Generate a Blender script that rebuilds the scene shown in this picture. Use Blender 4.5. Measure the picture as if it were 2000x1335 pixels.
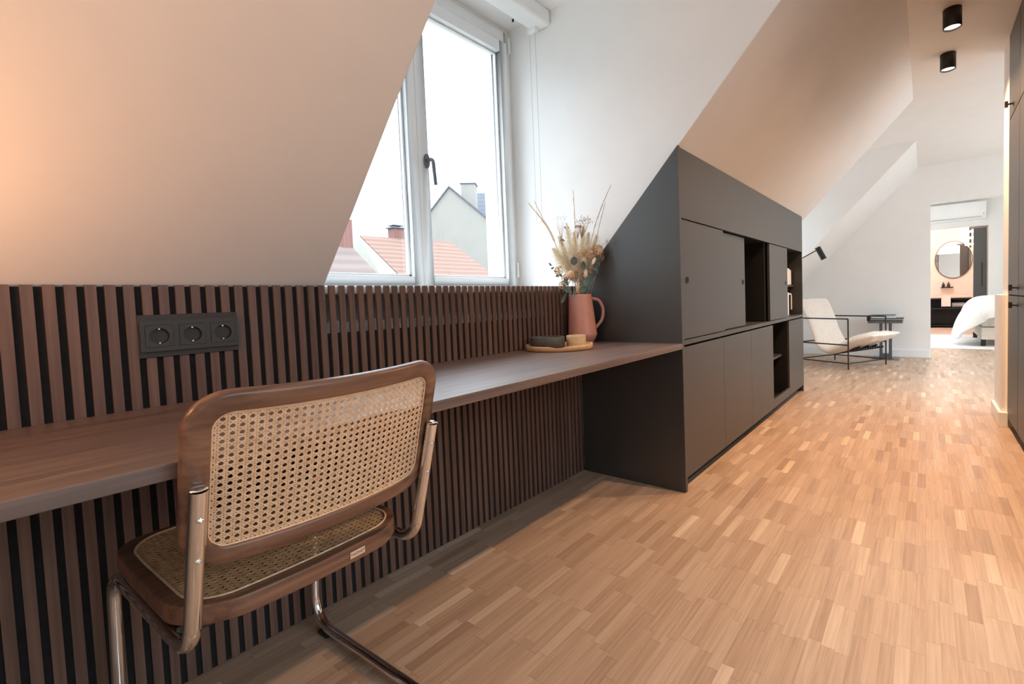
import bpy, bmesh, math, random
from mathutils import Vector, Matrix
random.seed(7)
for o in list(bpy.data.objects): bpy.data.objects.remove(o)
SC = bpy.context.scene
COL = SC.collection
PI = math.pi

# ------------------------------------------------------------------ camera, world, lights, exposure
CAM_H = 0.973
YAW, PITCH, ROLL = 0.630113474, -0.0459667576, -0.0348501186
FPX, PPX, PPY = 924.31776, 1134.81776, 626.373257
fw = Vector((math.cos(PITCH)*math.cos(YAW), math.cos(PITCH)*math.sin(YAW), math.sin(PITCH)))
rt = Vector((math.sin(YAW), -math.cos(YAW), 0)); up = rt.cross(fw)
r2 = math.cos(ROLL)*rt + math.sin(ROLL)*up
u2 = -math.sin(ROLL)*rt + math.cos(ROLL)*up
cd = bpy.data.cameras.new('camera'); cam = bpy.data.objects.new('camera', cd); COL.objects.link(cam)
cam.matrix_world = Matrix(((r2.x, u2.x, -fw.x, 0), (r2.y, u2.y, -fw.y, 0), (r2.z, u2.z, -fw.z, CAM_H), (0, 0, 0, 1)))
cd.sensor_width = 36; cd.sensor_fit = 'HORIZONTAL'; cd.lens = FPX/2000*36
cd.shift_x = (1000-PPX)/2000; cd.shift_y = (PPY-667.5)/2000
cd.clip_start = 0.02; cd.clip_end = 300
SC.camera = cam

W = bpy.data.worlds.new('overcast_sky'); SC.world = W; W.use_nodes = True
wn, wl = W.node_tree.nodes, W.node_tree.links; wn.clear()
SKY_STRENGTH = 6.2
def wnode(t, **k):
    n = wn.new(t)
    for a, b in k.items(): setattr(n, a, b)
    return n
tc = wnode('ShaderNodeTexCoord'); sep = wnode('ShaderNodeSeparateXYZ'); wl.new(tc.outputs['Generated'], sep.inputs[0])
mr = wnode('ShaderNodeMapRange'); wl.new(sep.outputs['Z'], mr.inputs[0])
mr.inputs[1].default_value = 0.18; mr.inputs[2].default_value = 0.50; mr.inputs[3].default_value = 0.18; mr.inputs[4].default_value = 0.76
mp = wnode('ShaderNodeMapping'); mp.inputs['Scale'].default_value = (1, 1, 2.4); wl.new(tc.outputs['Generated'], mp.inputs[0])
nz = wnode('ShaderNodeTexNoise'); nz.inputs['Scale'].default_value = 2.6; nz.inputs['Detail'].default_value = 5; nz.inputs['Roughness'].default_value = .55
wl.new(mp.outputs[0], nz.inputs['Vector'])
cr = wnode('ShaderNodeMapRange'); wl.new(nz.outputs[0], cr.inputs[0]); cr.inputs[1].default_value = .35; cr.inputs[2].default_value = .65; cr.inputs[3].default_value = .86; cr.inputs[4].default_value = 1.12
mu = wnode('ShaderNodeMath', operation='MULTIPLY'); wl.new(mr.outputs[0], mu.inputs[0]); wl.new(cr.outputs[0], mu.inputs[1])
mu2 = wnode('ShaderNodeMath', operation='MULTIPLY'); wl.new(mu.outputs[0], mu2.inputs[0]); mu2.inputs[1].default_value = SKY_STRENGTH
bg = wnode('ShaderNodeBackground'); bg.inputs[0].default_value = (.77, .89, 1.0, 1); wl.new(mu2.outputs[0], bg.inputs[1])
wo = wnode('ShaderNodeOutputWorld'); wl.new(bg.outputs[0], wo.inputs[0])

def portal(name, loc, rot, sx, sy):
    l = bpy.data.lights.new(name, 'AREA'); l.shape = 'RECTANGLE'; l.size = sx; l.size_y = sy; l.cycles.is_portal = True
    o = bpy.data.objects.new(name, l); COL.objects.link(o); o.location = loc; o.rotation_euler = rot
# openings to the sky (portals add no light, they only guide sampling)
portal('window_portal', (1.46, 2.26, 1.83), (-PI/2, 0, 0), 1.36, 1.5)
portal('window_portal', (5.87, 2.26, 1.83), (-PI/2, 0, 0), 1.3, 1.5)
portal('window_portal', (10.3, 1.80, 1.5), (-PI/2, 0, 0), 2.0, 1.7)  # added unseen opening that gives the bedroom daylight

portal('window_portal', (.525, -2.42, 1.77), (PI/2, 0, 0), 2.65, 1.25)  # added unseen opening, daylight fill for chair and near floor
portal('window_portal', (6.5, -2.42, 1.25), (PI/2, 0, 0), 2.6, 2.2)  # added unseen opening, neutral daylight for the far end
WARM = (1.0, .61, .35)
def spot(name, loc, watt, ang=134, blend=1.0, col=WARM, r=.03, target=None):
    l = bpy.data.lights.new(name, 'SPOT'); l.energy = watt; l.color = col; l.spot_size = math.radians(ang); l.spot_blend = blend; l.shadow_soft_size = r
    o = bpy.data.objects.new(name, l); COL.objects.link(o); o.location = loc
    if target:
        d = (Vector(target)-Vector(loc)).to_track_quat('-Z', 'Y'); o.rotation_euler = d.to_euler()
    return o
def bulb(name, loc, watt, col=WARM, r=.05):
    l = bpy.data.lights.new(name, 'POINT'); l.energy = watt; l.color = col; l.shadow_soft_size = r
    o = bpy.data.objects.new(name, l); COL.objects.link(o); o.location = loc
LAMP_X = [(3.66, -.13), (4.33, -.13), (2.99, -.13), (2.32, -.13)]  # last two are added off-frame spots that warm slope and floor
LAMP_W = 60
for x, y in LAMP_X: spot('downlight_beam', (x, y, 2.485), LAMP_W)
spot('desk_lamp_beam', (-.28, 1.20, 1.00), 3.2, 160, 1, (1, .46, .22), .05, (-.02, 1.50, 1.14))
bulb('desk_lamp_bulb', (-.28, 1.20, 1.06), 2.6, (1, .50, .24), .05)
spot('added_uplight', (-.55, .35, 1.42), 13, 150, 1, (1, .50, .24), .08, (.15, 1.1, 2.0))  # added off-frame light that brightens the left slope
bulb('bedroom_fill_bulb', (8.7, -.7, 2.3), 12, (1, .93, .86), .15)  # added bare bulb without fixture, brightens the bedroom

vs = SC.view_settings
vs.view_transform = 'Standard'; vs.look = 'None'; vs.exposure = 0.9; vs.gamma = 1.0; vs.use_curve_mapping = False
cy = SC.cycles
cy.use_denoising = True; cy.max_bounces = 10; cy.diffuse_bounces = 6; cy.glossy_bounces = 4; cy.transmission_bounces = 6
cy.transparent_max_bounces = 16; cy.sample_clamp_indirect = 6; cy.caustics_reflective = False; cy.caustics_refractive = False
try: cy.denoising_input_passes = 'RGB_ALBEDO_NORMAL'; cy.denoiser = 'OPENIMAGEDENOISE'
except Exception: pass

# ------------------------------------------------------------------ materials
def lin(r, g, b):
    f = lambda c: (c/255/12.92) if c/255 <= .04045 else ((c/255+.055)/1.055)**2.4
    return (f(r), f(g), f(b), 1)
def base(name, col, rough=.5, metal=0, **k):
    m = bpy.data.materials.new(name); m.use_nodes = True
    b = m.node_tree.nodes['Principled BSDF']
    b.inputs['Base Color'].default_value = col; b.inputs['Roughness'].default_value = rough; b.inputs['Metallic'].default_value = metal
    for a, v in k.items(): b.inputs[a.replace('_', ' ')].default_value = v
    return m, m.node_tree.nodes, m.node_tree.links, b
def noisy(name, c1, c2, rough=.5, scale=(8, 8, 8), detail=4, bump=0, metal=0, lo=.35, hi=.65, nscale=1.0, **k):
    m, n, l, b = base(name, c1, rough, metal, **k)
    t = n.new('ShaderNodeTexCoord'); mpp = n.new('ShaderNodeMapping'); mpp.inputs['Scale'].default_value = scale
    l.new(t.outputs['Object'], mpp.inputs[0])
    z = n.new('ShaderNodeTexNoise'); z.inputs['Scale'].default_value = nscale; z.inputs['Detail'].default_value = detail; l.new(mpp.outputs[0], z.inputs['Vector'])
    r = n.new('ShaderNodeValToRGB'); r.color_ramp.elements[0].position = lo; r.color_ramp.elements[1].position = hi
    r.color_ramp.elements[0].color = c1; r.color_ramp.elements[1].color = c2
    l.new(z.outputs[0], r.inputs[0]); l.new(r.outputs[0], b.inputs['Base Color'])
    if bump:
        bp = n.new('ShaderNodeBump'); bp.inputs['Strength'].default_value = bump; bp.inputs['Distance'].default_value = .002
        l.new(z.outputs[0], bp.inputs['Height']); l.new(bp.outputs[0], b.inputs['Normal'])
    return m
def walnut(name, axis, c1=(88, 60, 48), c2=(132, 96, 78), rough=.42, f=1.0):
    s = [70*f, 70*f, 70*f]; s[axis] = 2.2*f
    m = noisy(name, lin(*c1), lin(*c2), rough, tuple(s), 5, .12, lo=.30, hi=.72)
    n, l = m.node_tree.nodes, m.node_tree.links
    b = n['Principled BSDF']
    # a second, broader band of figure
    t = n.new('ShaderNodeTexCoord'); mp2 = n.new('ShaderNodeMapping'); s2 = [9*f]*3; s2[axis] = .8*f; mp2.inputs['Scale'].default_value = s2
    l.new(t.outputs['Object'], mp2.inputs[0]); z = n.new('ShaderNodeTexNoise'); z.inputs['Scale'].default_value = 1.5; z.inputs['Detail'].default_value = 3
    l.new(mp2.outputs[0], z.inputs['Vector'])
    mx = n.new('ShaderNodeMix'); mx.data_type = 'RGBA'; mx.blend_type = 'MULTIPLY'
    rr = n.new('ShaderNodeMapRange'); l.new(z.outputs[0], rr.inputs[0]); rr.inputs[1].default_value = .3; rr.inputs[2].default_value = .7; rr.inputs[3].default_value = .78; rr.inputs[4].default_value = 1.12
    cmb = n.new('ShaderNodeCombineColor'); [l.new(rr.outputs[0], cmb.inputs[i]) for i in range(3)]
    mx.inputs[0].default_value = 1
    src = b.inputs['Base Color'].links[0].from_socket
    l.new(src, mx.inputs[6]); l.new(cmb.outputs[0], mx.inputs[7]); l.new(mx.outputs[2], b.inputs['Base Color'])
    return m
def parquet():
    m, n, l, b = base('oak_parquet', lin(200, 150, 110), .40)
    t = n.new('ShaderNodeTexCoord'); sp = n.new('ShaderNodeSeparateXYZ'); l.new(t.outputs['Object'], sp.inputs[0])
    def M(op, a, bb=None):
        x = n.new('ShaderNodeMath'); x.operation = op
        for i, v in enumerate((a, bb)):
            if v is None: continue
            if isinstance(v, (int, float)): x.inputs[i].default_value = v
            else: l.new(v, x.inputs[i])
        return x.outputs[0]
    def WN(v):
        x = n.new('ShaderNodeTexWhiteNoise'); x.noise_dimensions = '1D'; l.new(v, x.inputs['W']); return x.outputs['Value']
    X, Y = sp.outputs['X'], sp.outputs['Y']
    sw = .0335
    strip = M('FLOOR', M('DIVIDE', Y, sw))
    panel = M('FLOOR', M('DIVIDE', Y, sw*5))
    off = M('ADD', WN(M('ADD', panel, .37)), M('MULTIPLY', WN(M('ADD', strip, 9.7)), .045))
    L = .215
    xx = M('ADD', M('DIVIDE', X, L), M('MULTIPLY', off, 7.0))
    blk = M('FLOOR', xx)
    idn = M('ADD', M('MULTIPLY', strip, 17.31), M('MULTIPLY', blk, 3.713))
    v1 = WN(idn); v2 = WN(M('ADD', idn, 101.3))
    ramp = n.new('ShaderNodeValToRGB'); e = ramp.color_ramp.elements
    e[0].position = 0; e[0].color = lin(163, 135, 113); e[1].position = 1; e[1].color = lin(218, 194, 168)
    for p, c in ((.08, (177, 149, 125)), (.5, (185, 157, 133)), (.94, (194, 168, 144))):
        q = ramp.color_ramp.elements.new(p); q.color = lin(*c)
    l.new(v1, ramp.inputs[0])
    # grain along X, shifted per strip
    cmb = n.new('ShaderNodeCombineXYZ'); l.new(M('ADD', M('MULTIPLY', X, 3.0), M('MULTIPLY', v2, 37)), cmb.inputs[0]); l.new(M('MULTIPLY', Y, 95.0), cmb.inputs[1]); l.new(M('MULTIPLY', v1, 50), cmb.inputs[2])
    z = n.new('ShaderNodeTexNoise'); z.inputs['Scale'].default_value = 1.4; z.inputs['Detail'].default_value = 5; z.inputs['Distortion'].default_value = .6; l.new(cmb.outputs[0], z.inputs['Vector'])
    gr = n.new('ShaderNodeMapRange'); l.new(z.outputs[0], gr.inputs[0]); gr.inputs[1].default_value = .3; gr.inputs[2].default_value = .7; gr.inputs[3].default_value = .82; gr.inputs[4].default_value = 1.10
    # joints
    fy = M('ABSOLUTE', M('SUBTRACT', M('FRACT', M('DIVIDE', Y, sw)), .5)); fx = M('ABSOLUTE', M('SUBTRACT', M('FRACT', xx), .5))
    jy = M('GREATER_THAN', fy, .488); jx = M('GREATER_THAN', fx, .4955); j = M('MAXIMUM', jy, jx)
    dark = M('SUBTRACT', 1.0, M('MULTIPLY', j, .28))
    fac = M('MULTIPLY', gr.outputs[0], dark)
    c3 = n.new('ShaderNodeCombineColor'); [l.new(fac, c3.inputs[i]) for i in range(3)]
    mx = n.new('ShaderNodeMix'); mx.data_type = 'RGBA'; mx.blend_type = 'MULTIPLY'; mx.inputs[0].default_value = 1
    l.new(ramp.outputs[0], mx.inputs[6]); l.new(c3.outputs[0], mx.inputs[7]); l.new(mx.outputs[2], b.inputs['Base Color'])
    rg = n.new('ShaderNodeMapRange'); l.new(v2, rg.inputs[0]); rg.inputs[3].default_value = .36; rg.inputs[4].default_value = .5; l.new(rg.outputs[0], b.inputs['Roughness'])
    return m
def rooftile(name, c1, c2, axis='Z', freq=3.0):
    m, n, l, b = base(name, lin(*c1), .8)
    t = n.new('ShaderNodeTexCoord'); wv = n.new('ShaderNodeTexWave'); wv.bands_direction = axis; wv.inputs['Scale'].default_value = freq; wv.inputs['Distortion'].default_value = 1.2; wv.inputs['Detail'].default_value = 3
    l.new(t.outputs['Object'], wv.inputs[0]); r = n.new('ShaderNodeValToRGB'); r.color_ramp.elements[0].color = lin(*c1); r.color_ramp.elements[1].color = lin(*c2)
    l.new(wv.outputs[1], r.inputs[0]); l.new(r.outputs[0], b.inputs['Base Color']); return m
def brick(name):
    m, n, l, b = base(name, lin(200, 150, 130), .9)
    t = n.new('ShaderNodeTexCoord'); br = n.new('ShaderNodeTexBrick'); l.new(t.outputs['Object'], br.inputs[0])
    br.inputs['Color1'].default_value = lin(120, 84, 76); br.inputs['Color2'].default_value = lin(112, 76, 70); br.inputs['Mortar'].default_value = lin(124, 110, 104); br.inputs['Scale'].default_value = 4
    l.new(br.outputs[0], b.inputs['Base Color']); return m
def emit(name, col, s):
    m = bpy.data.materials.new(name); m.use_nodes = True; n = m.node_tree.nodes; n.clear()
    e = n.new('ShaderNodeEmission'); e.inputs[0].default_value = col; e.inputs[1].default_value = s
    o = n.new('ShaderNodeOutputMaterial'); m.node_tree.links.new(e.outputs[0], o.inputs[0]); return m
def glass():
    m = bpy.data.materials.new('window_glass'); m.use_nodes = True; n = m.node_tree.nodes; l = m.node_tree.links; n.clear()
    a = n.new('ShaderNodeBsdfTransparent'); g = n.new('ShaderNodeBsdfGlossy'); g.inputs['Roughness'].default_value = .02
    f = n.new('ShaderNodeMapRange'); lw = n.new('ShaderNodeLayerWeight'); lw.inputs[0].default_value = .5; pw = n.new('ShaderNodeMath'); pw.operation = 'POWER'; pw.inputs[1].default_value = 5; l.new(lw.outputs['Facing'], pw.inputs[0]); l.new(pw.outputs[0], f.inputs[0]); f.inputs[3].default_value = .03; f.inputs[4].default_value = .7; x = n.new('ShaderNodeMixShader'); o = n.new('ShaderNodeOutputMaterial')
    l.new(f.outputs[0], x.inputs[0]); l.new(a.outputs[0], x.inputs[1]); l.new(g.outputs[0], x.inputs[2]); l.new(x.outputs[0], o.inputs[0]); return m
M = dict(
    wall=noisy('white_wall_paint', lin(241, 240, 237), lin(243, 242, 239), .6, (6, 6, 6), 3, .03),
    floor=parquet(),
    desk=walnut('walnut_veneer_desk', 0, (74, 54, 46), (124, 97, 83), .46),
    slat=walnut('walnut_slat', 2, (90, 67, 58), (124, 96, 83), .45),
    chairwood=walnut('walnut_bentwood', 0, (98, 68, 53), (152, 112, 88), .28, .8),
    black=noisy('black_backing_felt', lin(22, 22, 22), lin(30, 29, 28), .9, (60, 60, 60)),
    lacquer=noisy('taupe_grey_lacquer', lin(54, 52, 50), lin(56, 54, 52), .42, (5, 5, 5), IOR=1.75),
    dark=noisy('dark_cabinet_interior', lin(18, 17, 16), lin(21, 20, 19), .5, (5, 5, 5)),
    white=noisy('white_window_lacquer', lin(236, 238, 238), lin(240, 241, 241), .3, (5, 5, 5)),
    glass=glass(),
    metalgrey=noisy('grey_metal', lin(110, 112, 116), lin(120, 122, 126), .35, (30, 30, 30), metal=.7),
    blackmetal=noisy('black_powder_coat', lin(28, 27, 26), lin(33, 32, 31), .45, (30, 30, 30)),
    chrome=noisy('chrome', (.86, .86, .86, 1), (.9, .9, .9, 1), .08, (9, 9, 9), metal=1),
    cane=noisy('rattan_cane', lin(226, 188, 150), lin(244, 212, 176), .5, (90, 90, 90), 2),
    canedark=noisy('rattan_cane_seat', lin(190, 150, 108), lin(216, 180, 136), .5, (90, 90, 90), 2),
    anth=noisy('anthracite_plastic', lin(52, 52, 51), lin(56, 56, 55), .45, (20, 20, 20)),
    anthplate=noisy('dark_brown_back_plate', lin(52, 45, 43), lin(57, 50, 47), .5, (20, 20, 20)),
    terracotta=noisy('terracotta_glaze', lin(204, 142, 126), lin(210, 148, 132), .42, (20, 20, 20)),
    traywood=walnut('light_oak_tray', 0, (206, 158, 112), (228, 184, 138), .4),
    cupwood=walnut('pale_wood_cup', 0, (206, 172, 130), (226, 196, 156), .5),
    stone=noisy('charcoal_ceramic', lin(70, 68, 64), lin(80, 78, 73), .5, (40, 40, 40)),
    linen=noisy('white_linen', lin(232, 230, 226), lin(242, 240, 236), .9, (30, 30, 30), bump=.2),
    boucle=noisy('cream_canvas_upholstery', lin(232, 220, 206), lin(242, 232, 220), .9, (50, 50, 50), bump=.3),
    carpet=noisy('white_wool_rug', lin(228, 226, 222), lin(240, 238, 234), .95, (120, 120, 120), bump=.4),
    bathwall=noisy('lamplit_white_plaster', lin(232, 214, 204), lin(236, 219, 210), .6, (4, 4, 4)),  # white plaster with warm lamplight tinted into its colour
    bathfloor=noisy('pale_stone_tile', lin(205, 180, 165), lin(215, 190, 175), .5, (4, 4, 4)),
    mirror=noisy('mirror_glass', (.88, .88, .88, 1), (.9, .9, .9, 1), .02, (2, 2, 2), metal=1),
    label=noisy('cream_label', lin(222, 196, 170), lin(228, 202, 178), .5, (20, 20, 20)),
    ink=noisy('brown_ink', lin(110, 78, 58), lin(118, 84, 62), .6, (20, 20, 20)),
    stucco=noisy('white_stucco', lin(134, 130, 122), lin(138, 134, 126), .9, (2, 2, 2)),
    cream=noisy('cream_stucco', lin(118, 116, 106), lin(122, 120, 110), .9, (2, 2, 2)),
    redtile=rooftile('red_roof_tile', (104, 74, 60), (116, 92, 80), 'Z', 1.9),
    paletile=rooftile('faded_roof_tile', (96, 80, 74), (106, 92, 86), 'Z', 1.1),
    slate=rooftile('grey_slate_roof', (84, 88, 96), (96, 100, 107), 'Z', 1.4),
    brick=brick('red_brick'),
    green=noisy('eucalyptus_green', lin(78, 98, 88), lin(110, 130, 116), .6, (40, 40, 40)),
    darkleaf=noisy('dark_eucalyptus', lin(74, 80, 76), lin(98, 104, 98), .6, (40, 40, 40)),
    straw=noisy('golden_straw', lin(214, 172, 112), lin(236, 202, 150), .8, (60, 60, 60)),
    cream2=noisy('cream_pampas', lin(240, 226, 198), lin(248, 238, 214), .9, (60, 60, 60)),
    brownseed=noisy('brown_seedhead', lin(160, 126, 100), lin(206, 176, 146), .9, (60, 60, 60)),
    peach=noisy('peach_dried_petals', lin(222, 172, 128), lin(240, 206, 168), .8, (60, 60, 60)),
    stem=noisy('pale_stem', lin(196, 180, 146), lin(210, 196, 164), .8, (60, 60, 60)),
    bookgreen=noisy('green_cover', lin(50, 92, 84), lin(58, 100, 92), .5, (20, 20, 20)),
    paper=noisy('paper_white', lin(230, 228, 222), lin(240, 238, 232), .7, (50, 50, 50)),
    greycover=noisy('grey_cover', lin(170, 168, 164), lin(182, 180, 176), .6, (50, 50, 50)),
    lampglow=emit('lamp_glow', (1, .86, .66, 1), 6.0),
    warmglow=emit('warm_glow', (1, .80, .50, 1), 9.0),
)

for _k in ('desk',): _b = M[_k].node_tree.nodes['Principled BSDF']; _b.inputs['IOR'].default_value = 1.7; _b.inputs['Coat Weight'].default_value = .7; _b.inputs['Coat IOR'].default_value = 1.7; _b.inputs['Coat Roughness'].default_value = .5

# ------------------------------------------------------------------ helpers
class MB:
    def __init__(s): s.v = []; s.f = []; s.sm = []
    def add(s, vs_, fs, smooth=False):
        o = len(s.v); s.v += [tuple(p) for p in vs_]; s.f += [tuple(i+o for i in f) for f in fs]; s.sm += [smooth]*len(fs)
    def box(s, x0, x1, y0, y1, z0, z1):
        s.add([(x0, y0, z0), (x1, y0, z0), (x1, y1, z0), (x0, y1, z0), (x0, y0, z1), (x1, y0, z1), (x1, y1, z1), (x0, y1, z1)],
              [(0, 3, 2, 1), (4, 5, 6, 7), (0, 1, 5, 4), (1, 2, 6, 5), (2, 3, 7, 6), (3, 0, 4, 7)])
        return s
    def prism(s, poly, a0, a1, axis=0):
        # poly of 2D points in the two other axes (x: (y,z)  y: (x,z)  z: (x,y))
        def P(q, a): return {0: (a, q[0], q[1]), 1: (q[0], a, q[1]), 2: (q[0], q[1], a)}[axis]
        n = len(poly); ar = sum(poly[i][0]*poly[(i+1) % n][1]-poly[(i+1) % n][0]*poly[i][1] for i in range(n))
        if ar < 0: poly = poly[::-1]
        if axis == 1: poly = poly[::-1]
        s.add([P(q, a0) for q in poly]+[P(q, a1) for q in poly],
              [tuple(range(n))[::-1], tuple(range(n, 2*n))]+[(i, (i+1) % n, n+(i+1) % n, n+i) for i in range(n)])
        return s
    def tube(s, pts, r, n=10, closed=False, cap=True, smooth=True):
        pts = [Vector(p) for p in pts]; m = len(pts)
        rs = r if isinstance(r, (list, tuple)) else [r]*m
        T = []
        for i in range(m):
            a = pts[(i-1) % m] if (closed or i) else pts[0]; b = pts[(i+1) % m] if (closed or i < m-1) else pts[-1]
            T.append((b-a).normalized())
        ref = Vector((0, 0, 1)) if abs(T[0].z) < .9 else Vector((1, 0, 0))
        N = (ref-T[0]*ref.dot(T[0])).normalized(); vs_ = []
        for i in range(m):
            N = (N-T[i]*N.dot(T[i])).normalized(); B = T[i].cross(N)
            for k in range(n):
                a = 2*PI*k/n; vs_.append(pts[i]+(N*math.cos(a)+B*math.sin(a))*rs[i])
        fs = []
        for i in range(m if closed else m-1):
            for k in range(n):
                a, b = i*n+k, i*n+(k+1) % n; c, d = ((i+1) % m)*n+(k+1) % n, ((i+1) % m)*n+k
                fs.append((a, b, c, d))
        s.add(vs_, fs, smooth)
        if cap and not closed:
            s.add(vs_[:n], [tuple(range(n))[::-1]]); s.add(vs_[-n:], [tuple(range(n))])
        return s
    def lathe(s, prof, c=(0, 0, 0), n=40, sx=1, sy=1, caps=True, smooth=True):
        vs_ = []
        for r, z in prof:
            for k in range(n):
                a = 2*PI*k/n; vs_.append((c[0]+r*sx*math.cos(a), c[1]+r*sy*math.sin(a), c[2]+z))
        fs = [(i*n+k, i*n+(k+1) % n, (i+1)*n+(k+1) % n, (i+1)*n+k) for i in range(len(prof)-1) for k in range(n)]
        s.add(vs_, fs, smooth)
        if caps:
            m = len(prof)
            s.add(vs_[:n], [tuple(range(n))[::-1]]); s.add(vs_[(m-1)*n:], [tuple(range(n))])
        return s
    def build(s, name, mat, parent=None, bevel=0, loc=None, rot=None, seg=2, sub=0):
        me = bpy.data.meshes.new(name); me.from_pydata(s.v, [], s.f); me.materials.append(M[mat] if isinstance(mat, str) else mat)
        me.polygons.foreach_set('use_smooth', s.sm); me.update()
        bm = bmesh.new(); bm.from_mesh(me)
        if bevel or sub: bmesh.ops.remove_doubles(bm, verts=bm.verts, dist=1e-6)
        bmesh.ops.recalc_face_normals(bm, faces=bm.faces)
        bm.to_mesh(me); bm.free()
        o = bpy.data.objects.new(name, me); COL.objects.link(o)
        if parent: o.parent = parent
        if loc: o.location = loc
        if rot: o.rotation_euler = rot
        if bevel:
            b = o.modifiers.new('bevel', 'BEVEL'); b.width = bevel; b.segments = seg; b.limit_method = 'ANGLE'; b.angle_limit = math.radians(40)
            for p in me.polygons: p.use_smooth = True
            wnm = o.modifiers.new('wn', 'WEIGHTED_NORMAL'); wnm.keep_sharp = True
        if sub:
            q = o.modifiers.new('sub', 'SUBSURF'); q.levels = sub; q.render_levels = sub
            for p in me.polygons: p.use_smooth = True
        return o
def tag(o, label=None, cat=None, group=None, kind=None):
    if label: o['label'] = label
    if cat: o['category'] = cat
    if group: o['group'] = group
    if kind: o['kind'] = kind
    return o
def thing(name, label, cat, loc=(0, 0, 0), rz=0, group=None):
    o = bpy.data.objects.new(name, None); COL.objects.link(o); o.location = loc; o.rotation_euler = (0, 0, rz); o.empty_display_size = .1
    return tag(o, label, cat, group)
def struct(name, mb, mat, label=None, cat=None, bevel=0):
    o = mb.build(name, mat, bevel=bevel); o['kind'] = 'structure'
    if label: o['label'] = label; o['category'] = cat
    return o
def box(*a): return MB().box(*a)
def fillet(pts, rads, seg=8):
    pts = [Vector(p) for p in pts]; out = [pts[0]]
    for i in range(1, len(pts)-1):
        p, a, b = pts[i], (pts[i-1]-pts[i]).normalized(), (pts[i+1]-pts[i]).normalized()
        r = rads[i-1] if isinstance(rads, (list, tuple)) else rads
        ang = a.angle(b); d = r/math.tan(ang/2); c = p+(a+b).normalized()*(r/math.sin(ang/2))
        s0, s1 = p+a*d-c, p+b*d-c; th = s0.angle(s1); ax = s0.cross(s1).normalized()
        for k in range(seg+1): out.append(c+Matrix.Rotation(th*k/seg, 3, ax) @ s0)
    out.append(pts[-1]); return out

# ------------------------------------------------------------------ structure
ZC = 2.61; K = 1.04; YB = .085            # ceiling height, slope, line where the slope meets the ceiling
def zs(y): return ZC-K*(y-YB)
YK = 1.60                                   # knee wall
XN, XF = -1.5, 8.04
YW = 2.054
T = .12
struct('floor', box(XN-.2, 9.38, -2.6, 2.3, -.1, 0), 'floor')
struct('floor_bedroom', box(9.38, 12.16, -3.2, 2.3, -.1, -.002), 'carpet')
struct('floor_bathroom', box(12.16, 14.9, -3.2, 2.3, -.1, .001), 'bathfloor')
struct('ceiling', box(XN-.2, XF, -2.6, YB+.02, ZC, ZC+T).box(.76, 2.165, YB+.02, 2.3, ZC, ZC+T).box(5.15, 6.6, YB+.02, 2.3, ZC, ZC+T), 'wall')
nn = Vector((K, 1)).normalized()*T
def slope(x0, x1, name):
    p = [(YB, ZC), (YK+.02, zs(YK+.02)), (YK+.02+nn.x, zs(YK+.02)+nn.y), (YB+.02+nn.x*.2, ZC+T)]
    return struct(name, MB().prism(p, x0, x1), 'wall')
slope(XN-.2, .758, 'wall_left_slope'); slope(2.168, 5.148, 'wall_left_slope'); slope(6.603, XF, 'wall_left_slope')
def cheek(x0, x1, name):
    p = [(YB+.002, ZC+.001), (2.3, ZC+.01), (2.3, 0), (YK, 0), (YK, zs(YK))]
    return struct(name, MB().prism(p, x0, x1), 'wall')
cheek(.68, .76, 'wall_dormer'); cheek(2.165, 2.245, 'wall_dormer'); cheek(5.07, 5.15, 'wall_dormer'); cheek(6.6, 6.68, 'wall_dormer')
def knee(x0, x1): struct('wall_left', box(x0, x1, YK, YK+.1, 0, 1.08), 'wall')
knee(XN-.2, .68); knee(2.245, 5.07); knee(5.15, 6.6); knee(6.68, XF)
def dormer_front(x0, x1, wx0, wx1):
    m = MB().box(x0, x1, YW, 2.3, 0, 1.07).box(x0, x1, YW, 2.3, 2.585, ZC+.01)
    if wx0 > x0+.001: m.box(x0, wx0, YW, 2.3, 1.07, 2.585)
    if wx1 < x1-.001: m.box(wx1, x1, YW, 2.3, 1.07, 2.585)
    struct('wall_dormer_front', m, 'wall')
dormer_front(.76, 2.165, .775, 2.15); dormer_front(5.15, 6.6, 5.2, 6.55)
struct('trim_1', box(.76, 2.165, YK+.005, YW+.01, 1.018, 1.045), 'white', bevel=.003)      # white sill board behind the slats
struct('trim_2', box(5.15, 6.6, YK-.02, YW+.01, 1.08, 1.10), 'white')

# far wall with the doorway to the bedroom
DY0, DY1, DZ = -.055, -1.15, 2.105
far = MB().prism([(DY0, 0), (YK+.05, 0), (YK+.05, zs(YK+.05)), (YB, ZC+.02), (DY0, ZC+.02)], XF, XF+.14)
far.prism([(DY1, 0), (-2.6, 0), (-2.6, ZC+.02), (DY1, ZC+.02)], XF, XF+.14).box(XF, XF+.14, DY1, DY0, DZ, ZC+.02)
struct('wall_far', far, 'wall')
struct('baseboard_far', box(XF-.014, XF, DY0+.012, YK, 0, .105), 'white', bevel=.003)
struct('baseboard_left', box(5.0, XF-.014, YK-.014, YK, 0, .105), 'white', bevel=.003)
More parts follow.
